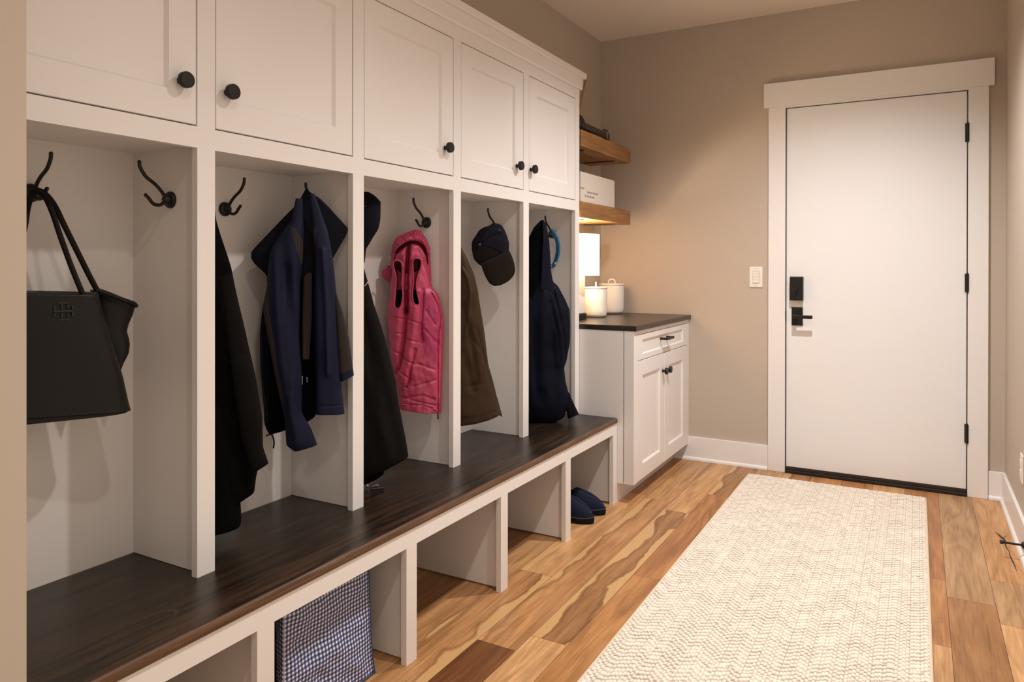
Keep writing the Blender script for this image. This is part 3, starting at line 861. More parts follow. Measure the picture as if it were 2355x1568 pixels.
# two slim wooden sticks leaning on the wall at the near end of the upper shelf
s1 = obj('wooden_stick', MB().tube([(-1.553, 3.435, 1.8320), (-1.660, 3.830, 2.217)], 0.0062, 10, 4), TANL, smooth=True, org=(-1.56, 3.475, 1.8235))
tag(s1, 'pale thin wooden stick slanting up past the locker crown', 'stick', 'wooden sticks on the upper shelf')
s2 = obj('wooden_stick', MB().box(-1.700, -1.686, 3.655, 3.712, 1.8240, 2.135), TANW, bevel=0.001, org=(-1.664, 3.70, 1.8235))
tag(s2, 'upright brown wooden slat just behind the locker crown', 'stick', 'wooden sticks on the upper shelf')

# ------------------------------------------------------------------ wall fittings
sw = thing('light_switch', (-0.796, YF, 1.077), 'white wall keypad switch with four buttons left of the door', 'light switch')
obj('wall_plate', MB().box(-0.8318, -0.7605, YF - 0.006, YF - 0.0002, 1.0195, 1.1350), PLAST, sw, bevel=0.002)
obj('keypad', MB().box(-0.8135, -0.7785, YF - 0.0075, YF - 0.006, 1.043, 1.111), CERIM, sw)
for k in range(4):
    z = 1.0445 + 0.0166 * k
    obj('button', MB().box(-0.8125, -0.7795, YF - 0.0105, YF - 0.0075, z, z + 0.0155), PLAST, sw, bevel=0.0008)
for z in (1.0285, 1.1255):
    obj('screw', MB().lathe([(0.0028, 0), (0.0028, 0.001)], (-0.796, YF - 0.006, z), '-Y', 12), CERIM, sw)
ot = thing('wall_outlet', (XR, 3.567, 0.32), 'white outlet plate on the right wall above the baseboard', 'outlet')
obj('wall_plate', MB().box(XR - 0.006, XR - 0.0002, 3.532, 3.602, 0.263, 0.377), PLAST, ot, bevel=0.002)
for z in (0.300, 0.340):
    obj('socket', MB().box(XR - 0.009, XR - 0.006, 3.550, 3.584, z - 0.014, z + 0.014), PLAST, ot, bevel=0.003)
ds = thing('door_stop', (XR - 0.013, 3.405, 0.060), 'black rod door stop sticking out of the right baseboard', 'door stop')
XBD = XR - 0.013
obj('base_plate', MB().lathe([(0.0135, 0), (0.0135, -0.004), (0.006, -0.008)], (XBD, 3.405, 0.060), 'X', 20), BLACK, ds, smooth='auto')
obj('rod', MB().lathe([(0.0042, -0.006), (0.0042, -0.066)], (XBD, 3.405, 0.060), 'X', 14), BLACK, ds, smooth='auto')
obj('bumper', MB().lathe([(0.006, -0.064), (0.0078, -0.067), (0.0078, -0.075), (0.006, -0.0775), (0.001, -0.0775)], (XBD, 3.405, 0.060), 'X', 18), RUBBER, ds, smooth='auto')

# ------------------------------------------------------------------ runner rug
def build_rug():
    x0, x1, y0, y1 = -0.8002, 0.0364, 0.35, 4.0666
    # the far stretch in view gets a finely modelled loop pile; loops are 9 x 23 mm, rows step in zigzag
    ysplit = 1.55
    nx, ny = 338, 930
    X, Y = np.meshgrid(np.linspace(x0, x1, nx), np.linspace(ysplit, y1, ny), indexing='ij')
    rng = np.random.default_rng(5)
    LXp, LYp = 0.0092, 0.0225
    bx = np.floor((X - x0) / LXp)
    col = bx.astype(int)
    ncol = col.max() + 2
    # each column of loops slips along its length in a wandering zigzag
    slip = np.zeros(ncol)
    run_id = np.zeros(ncol, int)
    p = 0.0; d = 1; run = 0; rid = 0; ln = 5
    for i in range(ncol):
        slip[i] = p; run_id[i] = rid
        run += 1
        if run >= ln: d = -d; run = 0; rid += 1; ln = rng.integers(3, 7)
        p += d * LYp * (rng.uniform(0.32, 0.46) if d > 0 else rng.uniform(0.18, 0.34))
    band = np.floor(Y / 0.23).astype(int); band -= band.min()
    shift = rng.uniform(-0.4, 0.4, (band.max() + 1, rid + 1)) * LYp
    Ys = Y + slip[col] + shift[band, run_id[col]] + 0.10 * LYp * np.sin(X * 210) 
    fx = (X - x0) / LXp - bx
    by = np.floor(Ys / LYp)
    fy = Ys / LYp - by
    seed = (np.sin(col * 12.9898 + by * 78.233) * 43758.5453) % 1.0
    rowk = (np.sin(run_id[col] * 7.77 + by * 3.913 + band * 1.7) * 9631.17) % 1.0
    gx = np.clip(1 - np.abs(2 * fx - 1) ** 3.0, 0, 1)
    gy = np.clip(1 - np.abs(2 * fy - 1) ** 3.2, 0, 1)
    depth_y = 0.30 + 0.70 * rowk ** 0.7
    h = (0.62 + 0.38 * gx ** 0.5) * (1 - depth_y * (1 - gy ** 0.5))
    Z = 0.0060 + h * (0.0058 + 0.0020 * seed) + 0.0006 * rng.random(X.shape)
    edge = np.minimum(np.minimum(X - x0, x1 - X), y1 - Y)
    Z = np.where(edge < 0.004, 0.006, Z)
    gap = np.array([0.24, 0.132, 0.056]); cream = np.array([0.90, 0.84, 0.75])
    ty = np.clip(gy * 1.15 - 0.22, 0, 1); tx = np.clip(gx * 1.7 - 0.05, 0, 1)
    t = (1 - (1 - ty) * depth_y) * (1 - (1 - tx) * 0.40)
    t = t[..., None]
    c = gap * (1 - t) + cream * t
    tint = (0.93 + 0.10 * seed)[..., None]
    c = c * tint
    V = np.stack([X, Y, Z], -1).reshape(-1, 3)
    idx = np.arange(nx * ny).reshape(nx, ny)
    q = np.stack([idx[:-1, :-1], idx[1:, :-1], idx[1:, 1:], idx[:-1, 1:]], -1).reshape(-1, 4)
    me = bpy.data.meshes.new('pile')
    me.vertices.add(len(V)); me.vertices.foreach_set('co', V.astype(np.float32).ravel())
    me.loops.add(q.size); me.loops.foreach_set('vertex_index', q.astype(np.int32).ravel())
    me.polygons.add(len(q)); me.polygons.foreach_set('loop_start', np.arange(0, q.size, 4, dtype=np.int32))
    me.update()
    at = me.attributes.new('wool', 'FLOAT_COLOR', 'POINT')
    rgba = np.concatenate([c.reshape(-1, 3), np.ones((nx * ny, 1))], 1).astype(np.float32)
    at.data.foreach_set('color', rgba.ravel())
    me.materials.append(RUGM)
    root = thing('runner_rug', ((x0 + x1) / 2, (y0 + y1) / 2, 0), 'cream and tan chunky woven runner on the plank floor', 'rug')
    o = bpy.data.objects.new('pile', me); COL.objects.link(o); o.parent = root
    me.transform(Matrix.Translation(-wloc(root)))
    for pl in me.polygons: pl.use_smooth = True
    BIND = plain('cream_binding', (0.70, 0.58, 0.43), 0.95, 0.3, 300)
    b = MB(); b.box(x0 + 0.002, x1 - 0.002, ysplit, y1 - 0.002, 0.0004, 0.0060)
    obj('backing', b, BIND, root)
    n = MB(); n.box(x0 + 0.002, x1 - 0.002, y0, ysplit, 0.0004, 0.0115)
    obj('near_pile', n, BIND, root)
    e = MB()
    for xx in (x0, x1): e.tube([(xx, y0, 0.0056), (xx, y1, 0.0056)], 0.0050, 10, 40)
    e.tube([(x0, y1, 0.0056), (x1, y1, 0.0056)], 0.0050, 10, 20)
    obj('edge_binding', e, BIND, root, smooth=True)
build_rug()

# ------------------------------------------------------------------ hanging cloth
def lerp_path(P, ts):
    """P: [(s, z)...] ; evaluated by z-normalised parameter"""
    P = np.array(P, float)
    z = P[:, 1]
    k = (z[0] - z) / max(1e-9, (z[0] - z[-1]))
    k = np.maximum.accumulate(k + np.arange(len(k)) * 1e-6)
    return np.interp(ts, k, P[:, 0]), np.interp(ts, k, P[:, 1])

def seg_dist(S, Z, poly):
    D = np.full(S.shape, 9.0)
    for (a, b), (c, d) in zip(poly[:-1], poly[1:]):
        vx, vz = c - a, d - b
        L = vx * vx + vz * vz + 1e-12
        t = np.clip(((S - a) * vx + (Z - b) * vz) / L, 0, 1)
        D = np.minimum(D, np.hypot(S - a - t * vx, Z - b - t * vz))
    return D

def rounded(poly, sub=5):
    P = [Vector((a, 0, b)) for a, b in poly]
    return [(p.x, p.z) for p in spline(P, sub, True)]

def in_poly(S, Z, poly):
    inside = np.zeros(S.shape, bool)
    n = len(poly)
    for i in range(n):
        x1, y1 = poly[i]; x2, y2 = poly[(i + 1) % n]
        cond = ((y1 > Z) != (y2 > Z))
        xi = (x2 - x1) * (Z - y1) / (y2 - y1 + 1e-12) + x1
        inside ^= cond & (S < xi)
    return inside

def smooth1(a, n):
    for _ in range(n):
        b = a.copy(); b[1:-1] = (a[:-2] + 2 * a[1:-1] + a[2:]) / 4; a = b
    return a

def drape(name, D, mat, parent, thick=0.05, off=0.0, nu=72, nv=110, folds=(), grooves=(), ridges=(), patches=(), rough=0.004, rscale=9.0,
          sm=2, label=None, flat=0.75, seed=0, taper=0.12, bottom=0.0, recess=()):
    """a soft closed cloth volume: side outlines L and R in the garment's own upright plane, real thickness toward and away from the viewer side"""
    cx, cy, ax, ay = D['C']
    nxx, nyy = ay, -ax                      # plane normal, out of the locker
    ts = np.linspace(0, 1, nv)
    ls, lz = lerp_path(D['L'], ts); rs, rz = lerp_path(D['R'], ts)
    ls, rs, lz, rz = (smooth1(v, sm) for v in (ls, rs, lz, rz))
    th = np.linspace(0, 2 * np.pi, nu, endpoint=False)
    ca, sa = np.cos(th), np.sin(th)
    ex = np.sign(ca) * np.abs(ca) ** flat
    ez = np.sign(sa) * np.abs(sa) ** 0.9
    u = (ex + 1) / 2
    S = ls[:, None] * (1 - u) + rs[:, None] * u
    Z = lz[:, None] * (1 - u) + rz[:, None] * u
    w = np.abs(rs - ls)
    tp = np.clip(ts / taper, 0, 1) ** 0.6
    T = np.minimum(thick * tp, w * 0.5 + 0.004)
    N = off + T[:, None] * ez[None, :] * 0.5
    if bottom:
        Z = Z - bottom * (np.clip((ts - 0.9) / 0.1, 0, 1)[:, None]) * (1 - (2 * u - 1) ** 2)[None, :]
    front = np.clip(ez, 0, 1)[None, :] ** 0.5
    for (f, a, ph, tilt, z0, z1) in folds:
        env = np.clip((z0 - Z) / 0.12, 0, 1) * np.clip((Z - z1) / 0.10 + 0.3, 0, 1)
        N = N + front * env * a * np.sin(2 * np.pi * f * (S + tilt * Z) + ph)
    if rough:
        fl = np.array([mnoise.noise(Vector((s * rscale, z * rscale * 0.55, seed * 7.3 + n * 0.0))) + 0.5 * mnoise.noise(Vector((s * rscale * 2.3, z * rscale * 1.4, seed * 3.1 + 11)))
                       for s, z, n in zip(S.ravel(), Z.ravel(), N.ravel())]).reshape(S.shape)
        N = N + front * rough * fl
        S = S + 0.25 * rough * fl
    for poly, wd_, dp in grooves:
        N = N - front * dp * np.exp(-(seg_dist(S, Z, poly) / wd_) ** 2)
    for poly, wd_, dp in ridges:
        N = N + front * dp * np.exp(-(seg_dist(S, Z, poly) / wd_) ** 2)
    for poly, soft, dp in recess:
        ins = in_poly(S, Z, poly)
        e = np.clip(seg_dist(S, Z, list(poly) + [poly[0]]) / soft, 0, 1)
        N = np.where(ins, N - front * dp * e, N)
    Z = np.maximum(Z, ZB + 0.0012)
    X = cx + ax * S + nxx * N
    Y = cy + ay * S + nyy * N
    V = np.stack([X, Y, Z], -1)
    SS, ZZ = S, Z
    F = []
    tags = []
    fs = (SS + np.roll(SS, -1, 1))[:-1] / 2; fz = (ZZ + np.roll(ZZ, -1, 1))[:-1] / 2
    pid = np.full(fs.shape, -1)
    for k, (pn, poly, pm, plb) in enumerate(patches):
        ins = in_poly(fs, fz, poly) & ((ez + np.roll(ez, -1))[None, :] > -0.05)
        pid[ins] = k
    def build(nm, sel, m, par, lab, caps):
        used = {}; vs = []; faces = []
        def vid(i, j):
            key = i * nu + (j % nu)
            if key not in used:
                used[key] = len(vs); vs.append(tuple(V[i, j % nu]))
            return used[key]
        for i in range(nv - 1):
            for j in range(nu):
                if sel[i, j]: faces.append((vid(i, j), vid(i, j + 1), vid(i + 1, j + 1), vid(i + 1, j)))
        mb = MB(); mb.v = vs; mb.f = faces
        if caps:
            for i, rev in ((0, 1), (nv - 1, 0)):
                c = V[i].mean(0); k = len(mb.v); mb.v.append(tuple(c))
                for j in range(nu): mb.f.append((vid(i, j), k, vid(i, j + 1)) if not rev else (vid(i, j + 1), k, vid(i, j)))
        o = obj(nm, mb, m, par, smooth=True, label=lab)
        return o
    main = build(name, pid < 0, mat, parent, label, True)
    for k, (pn, poly, pm, plb) in enumerate(patches):
        if (pid == k).any(): build(pn, pid == k, pm, parent, plb, False)
    return main

def on_plane(D, s, z, n=0.0):
    cx, cy, ax, ay = D['C']
    return Vector((cx + ax * s + ay * n, cy + ay * s - ax * n, z))

# outlines of the hanging things, in metres: s along the thing's own upright plane, z up
G_tote = {'C': (-1.605, 0.9, 0.3, 0.9539), 'L': [(-0.1911, 1.0873), (-0.1946, 1.0598), (-0.1845, 0.9728), (-0.1742, 0.8848), (-0.1687, 0.8265)], 'R': [(0.0541, 1.0757), (0.0772, 0.9829), (0.1047, 0.8842), (0.1167, 0.8254), (0.1215, 0.807)]}
G_tote_side = {'C': (-1.605, 0.9, 0.3, 0.9539), 'L': [(0.0511, 1.0809), (0.0541, 1.049), (0.0694, 0.9834), (0.0928, 0.9161), (0.1087, 0.875)], 'R': [(0.1335, 1.0487), (0.1442, 1.0389), (0.1401, 1.019), (0.1314, 0.9994), (0.1272, 0.9818), (0.1321, 0.9637), (0.1337, 0.9502), (0.1308, 0.9304), (0.1189, 0.9071), (0.1087, 0.8741)]}
G_leash = {'C': (-1.598, 3.192, 0.8942, 0.4477), 'a': [(0.0233, 1.3093), (0.0257, 1.3142), (0.0458, 1.2956), (0.0618, 1.2593), (0.0658, 1.219), (0.0593, 1.1787), (0.0472, 1.1465), (0.0327, 1.132), (0.0199, 1.1466), (0.0168, 1.2191)], 'b': [(0.0217, 1.2997), (0.0313, 1.2956), (0.049, 1.2674), (0.0554, 1.2271), (0.0505, 1.1828), (0.0376, 1.1482), (0.0247, 1.1417), (0.0151, 1.1708)], 'clip': [(0.0456, 1.1481)]}
G_tote_base = {'C': (-1.605, 0.9, 0.3, 0.9539), 'L': [(-0.1701, 0.8293), (-0.1702, 0.8101)], 'R': [(0.1215, 0.8079), (0.1166, 0.8024)]}
G_tote_lines = {'C': (-1.605, 0.9, 0.3, 0.9539), 'h1': [(-0.0604, 1.29, -0.055), (-0.0544, 1.2937, -0.055), (-0.0463, 1.2915, -0.0398), (-0.0384, 1.2788, -0.0247), (-0.0288, 1.247, -0.0095), (-0.0175, 1.1976, 0.0057), (-0.0009, 1.1351, 0.0208), (0.0121, 1.0894, 0.036), (0.0209, 1.0658, 0.036)], 'h2': [(-0.0626, 1.2885, -0.055), (-0.0497, 1.2974, -0.055), (-0.0358, 1.2923, -0.0525), (-0.018, 1.2677, -0.05), (0.0017, 1.2213, -0.0475), (0.0275, 1.1613, -0.045), (0.048, 1.1133, -0.0425), (0.0649, 1.0757, -0.04)], 'h3': [(-0.0604, 1.2866, -0.055), (-0.064, 1.2738, -0.055), (-0.0707, 1.2512, -0.0323), (-0.0804, 1.2086, -0.0095), (-0.1021, 1.1352, 0.0133), (-0.1286, 1.065, 0.036)], 'h4': [(-0.058, 1.2868, -0.055), (-0.0626, 1.276, -0.055), (-0.0711, 1.2397, -0.0513), (-0.0892, 1.1766, -0.0475), (-0.124, 1.0946, -0.0437), (-0.1477, 1.059, -0.04)], 'seam': [(0.0503, 1.0685), (-0.0558, 1.0736), (-0.0782, 1.0763), (-0.1872, 1.0851)], 'emb': [(-0.0211, 1.0385)], 'rim': [(0.0534, 1.08), (0.0774, 1.0707), (0.1091, 1.0566), (0.1335, 1.0474), (0.1426, 1.0403)]}
G_coat_a = {'C': (-1.6, 1.3, 0.6306, 0.7761), 'L': [(-0.0405, 1.3605), (-0.0647, 1.297), (-0.0888, 1.1946), (-0.1036, 1.0365), (-0.1082, 0.8112), (-0.1108, 0.5859), (-0.109, 0.4447)], 'R': [(-0.0321, 1.3609), (-0.0207, 1.2549), (0.0154, 1.1299), (0.0303, 1.0523), (0.0584, 0.9226), (0.0757, 0.839), (0.0899, 0.7409), (0.092, 0.681), (0.0896, 0.6109), (0.0785, 0.5652), (0.074, 0.5283)]}
G_coat_a_low = {'C': (-1.6, 1.3, 0.6306, 0.7761), 'L': [(-0.1082, 0.8112), (-0.1108, 0.5859), (-0.109, 0.4368)], 'R': [(0.0298, 0.8022), (0.0381, 0.6161), (0.039, 0.5231), (0.0421, 0.4588), (0.0377, 0.4455)]}
G_coat_a_sleeve = {'C': (-1.6, 1.3, 0.6306, 0.7761), 'L': [(-0.0125, 1.1035), (0.0032, 0.9652), (0.0244, 0.8026), (0.0415, 0.6854), (0.0588, 0.614), (0.0719, 0.5975)], 'R': [(0.0175, 1.1264), (0.0314, 1.0523), (0.0595, 0.9226), (0.0769, 0.8389), (0.091, 0.7408), (0.0931, 0.6598), (0.1074, 0.6162)]}
G_coat_a_l = {'C': (-1.6, 1.3, 0.6306, 0.7761), 'seam': [(-0.0224, 1.0392), (0.0028, 0.9841), (0.0239, 0.924), (0.0257, 0.7639), (0.0233, 0.6269)], 'e1': [(0.0367, 0.9075), (0.0574, 0.9033)], 'fold': [(-0.0233, 1.0211), (-0.0058, 0.948), (0.0067, 0.8564)]}
G_j_wing = {'C': (-1.567, 1.532, 0.6991, 0.715), 'L': [(0.0178, 1.3591), (-0.0024, 1.3186), (-0.0406, 1.2781), (-0.1319, 1.1759), (-0.1329, 1.1563), (-0.1242, 1.1416), (-0.0903, 1.1086), (-0.0889, 1.08)], 'R': [(0.0226, 1.3593), (0.0361, 1.3471), (0.0579, 1.3351), (0.0847, 1.3081), (0.1413, 1.2448), (0.1338, 1.2254), (0.0952, 1.1567), (0.0917, 1.1087)]}
G_j_back = {'C': (-1.567, 1.532, 0.6991, 0.715), 'L': [(-0.0832, 1.149), (-0.088, 1.08), (-0.1012, 1.021), (-0.1093, 0.9326), (-0.109, 0.8342), (-0.0991, 0.6958), (-0.0999, 0.6821), (-0.0914, 0.6515), (-0.0843, 0.6425)], 'R': [(0.0624, 1.1491), (0.0622, 1.0284), (0.062, 0.9277), (0.0569, 0.8272), (0.0487, 0.7033), (0.0476, 0.6804), (0.0314, 0.6769)]}
G_j_left = {'C': (-1.567, 1.532, 0.6991, 0.715), 'L': [(-0.0096, 1.3284), (-0.0225, 1.2635), (-0.0596, 1.2134), (-0.0808, 1.1712), (-0.0866, 1.08), (-0.0993, 1.0161), (-0.0929, 0.9716), (-0.0837, 0.9171), (-0.0735, 0.8574), (-0.0548, 0.7675), (-0.0379, 0.6921), (-0.0333, 0.6199), (-0.0125, 0.6023)], 'R': [(0.0096, 1.3289), (0.0128, 1.2291), (0.0092, 1.1491), (0.0029, 1.0792), (0.0002, 0.9295), (0.0086, 0.8293), (0.0084, 0.7143), (0.0338, 0.6635), (0.0495, 0.6192)]}
G_j_right = {'C': (-1.567, 1.532, 0.6991, 0.715), 'L': [(0.0289, 1.3419), (0.0359, 1.2544), (0.0416, 1.1792), (0.0414, 1.0789), (0.0427, 0.9785), (0.0472, 0.8276), (0.0455, 0.7081)], 'R': [(0.0419, 1.3423), (0.0796, 1.2349), (0.0942, 1.1492), (0.1038, 1.0581), (0.1085, 0.9264), (0.1191, 0.784), (0.1274, 0.7054)]}
G_j_under = {'C': (-1.54, 1.508, 0.6996, 0.7145), 'L': [(0.0884, 1.1091), (0.098, 1.0593), (0.105, 0.9298), (0.1107, 0.8399), (0.1145, 0.7988)], 'R': [(0.0918, 1.1091), (0.1014, 1.0593), (0.1207, 0.9992), (0.1367, 0.9289), (0.1449, 0.8685), (0.1516, 0.8171)]}
G_j_l = {'C': (-1.567, 1.532, 0.6991, 0.715), 'patchL': [(-0.0226, 1.251), (-0.0097, 1.2413), (0.0108, 1.209), (0.0131, 1.1341), (0.0068, 1.1391), (-0.0122, 1.2039)], 'patchR': [(0.0301, 1.2293), (0.0495, 1.2506), (0.0416, 1.1792), (0.0386, 1.129), (0.0298, 1.079), (0.0236, 1.1091), (0.0338, 1.1491)], 'mid': [(0.0236, 1.1151), (0.0357, 1.109), (0.0354, 0.9786), (0.0279, 0.8685), (0.0087, 0.8643), (0.0089, 0.9792), (0.0125, 1.1041)], 'side': [(-0.116, 1.0507), (-0.0833, 1.0849), (-0.0802, 0.996), (-0.0658, 0.9116), (-0.0612, 0.857), (-0.0388, 0.7468), (-0.0606, 0.7232), (-0.107, 0.9079)], 'cuff': [(0.1108, 0.825), (0.158, 0.8434), (0.1629, 0.7921), (0.1132, 0.7894)], 'cuff2': [(0.0349, 0.7328), (0.1329, 0.7325)], 'zl': [(-0.1042, 0.9325), (-0.1016, 0.8093), (-0.0865, 0.6852)], 'pull': [(-0.0917, 0.6442), (-0.0846, 0.6474), (-0.0751, 0.6468)], 'pull2': [(-0.0727, 0.6441), (-0.0692, 0.6276), (-0.0704, 0.6077)], 'zip': [(0.0086, 0.8168), (0.0085, 0.7918)], 'zip2': [(0.0216, 0.8137), (0.0225, 0.7976)], 'f1': [(0.0312, 1.3044), (0.0214, 1.2292), (0.0164, 1.1291)], 'f2': [(0.0649, 1.1793), (0.0744, 1.0282), (0.0789, 0.8263)], 'f3': [(-0.0361, 1.1292), (-0.0459, 0.9804), (-0.0273, 0.781)], 'edge': [(0.0289, 1.3444), (0.0603, 1.3226), (0.0994, 1.2857), (0.1388, 1.2457)], 'pipe': [(0.0967, 1.1567), (0.1388, 1.2407)]}
G_h_hood = {'C': (-1.6, 1.83, 0.7528, 0.6582), 'L': [(-0.0364, 1.3806), (-0.0573, 1.3375), (-0.0644, 1.2664), (-0.0368, 1.1671)], 'R': [(0.03, 1.379), (0.0494, 1.3675), (0.0689, 1.3468), (0.0672, 1.2872), (0.0604, 1.2559), (0.0408, 1.2246), (0.0213, 1.1905), (0.0174, 1.1453)]}
G_h_coat = {'C': (-1.6, 1.83, 0.7528, 0.6582), 'L': [(-0.016, 1.1528), (-0.037, 1.0959), (-0.0511, 0.9822), (-0.0583, 0.7975), (-0.0629, 0.5843), (-0.052, 0.4557), (-0.0382, 0.4235)], 'R': [(0.0091, 1.1528), (0.0231, 1.0999), (0.044, 1.0181), (0.0819, 0.9011), (0.0975, 0.8345), (0.1144, 0.7633), (0.13, 0.6674), (0.1499, 0.5739), (0.1612, 0.5037)]}
G_h_low = {'C': (-1.6, 1.83, 0.7528, 0.6582), 'L': [(-0.0587, 0.5841), (-0.052, 0.4486), (-0.0382, 0.4092)], 'R': [(0.046, 0.579), (0.0741, 0.4913), (0.0797, 0.4521), (0.0627, 0.4387)]}
G_h_l = {'C': (-1.6, 1.83, 0.7528, 0.6582), 'pipe': [(0.0022, 1.3192), (0.016, 1.3278), (0.041, 1.339), (0.0689, 1.348)], 'cord': [(0.0172, 1.0706), (0.0267, 1.0842), (0.0295, 1.0932)], 'snap': [(0.0252, 0.4294)], 'fold': [(0.0175, 1.0559), (0.0496, 0.9458), (0.0926, 0.7798), (0.1196, 0.6408)], 'fold2': [(0.0153, 0.9738), (0.0333, 0.8365), (0.0545, 0.6711)], 'toggle': [(0.0353, 0.4001), (0.0522, 0.407), (0.0664, 0.405), (0.0795, 0.4145)], 'tog2': [(0.0381, 0.4125), (0.0551, 0.4201), (0.0608, 0.4169)]}
G_v_hood = {'C': (-1.59, 2.105, 0.7979, 0.6027), 'L': [(0.0074, 1.2685), (-0.0223, 1.2582), (-0.0579, 1.2412), (-0.0727, 1.213), (-0.0798, 1.1682), (-0.0787, 1.1323), (-0.0747, 1.0845), (-0.0736, 1.0486)], 'R': [(0.0146, 1.2686), (0.0301, 1.2644), (0.0479, 1.2375), (0.0634, 1.2014), (0.0651, 1.1562), (0.0669, 1.108), (0.068, 1.0779), (0.0656, 1.0478)]}
G_v_lobe = {'C': (-1.59, 2.105, 0.7979, 0.6027), 'L': [(-0.0905, 1.1365), (-0.11, 1.1174), (-0.1112, 1.1025), (-0.1065, 1.0918), (-0.0818, 1.0755)], 'R': [(-0.0728, 1.1365), (-0.0687, 1.1144), (-0.0688, 1.0964), (-0.07, 1.0845), (-0.0735, 1.0713)]}
G_v_body = {'C': (-1.59, 2.105, 0.7979, 0.6027), 'L': [(-0.0117, 1.2138), (-0.0343, 1.1994), (-0.0609, 1.173), (-0.0728, 1.1323), (-0.0776, 1.0845), (-0.0795, 1.0367), (-0.089, 0.9889), (-0.0897, 0.9471), (-0.085, 0.8932), (-0.0804, 0.8213), (-0.0635, 0.7372), (-0.05, 0.671), (-0.0459, 0.6217)], 'R': [(0.0014, 1.2139), (0.024, 1.2091), (0.046, 1.1755), (0.0609, 1.096), (0.074, 1.0538), (0.0919, 1.0356), (0.1099, 0.9569), (0.1128, 0.9267), (0.1115, 0.8663), (0.1059, 0.7456), (0.1045, 0.603)]}
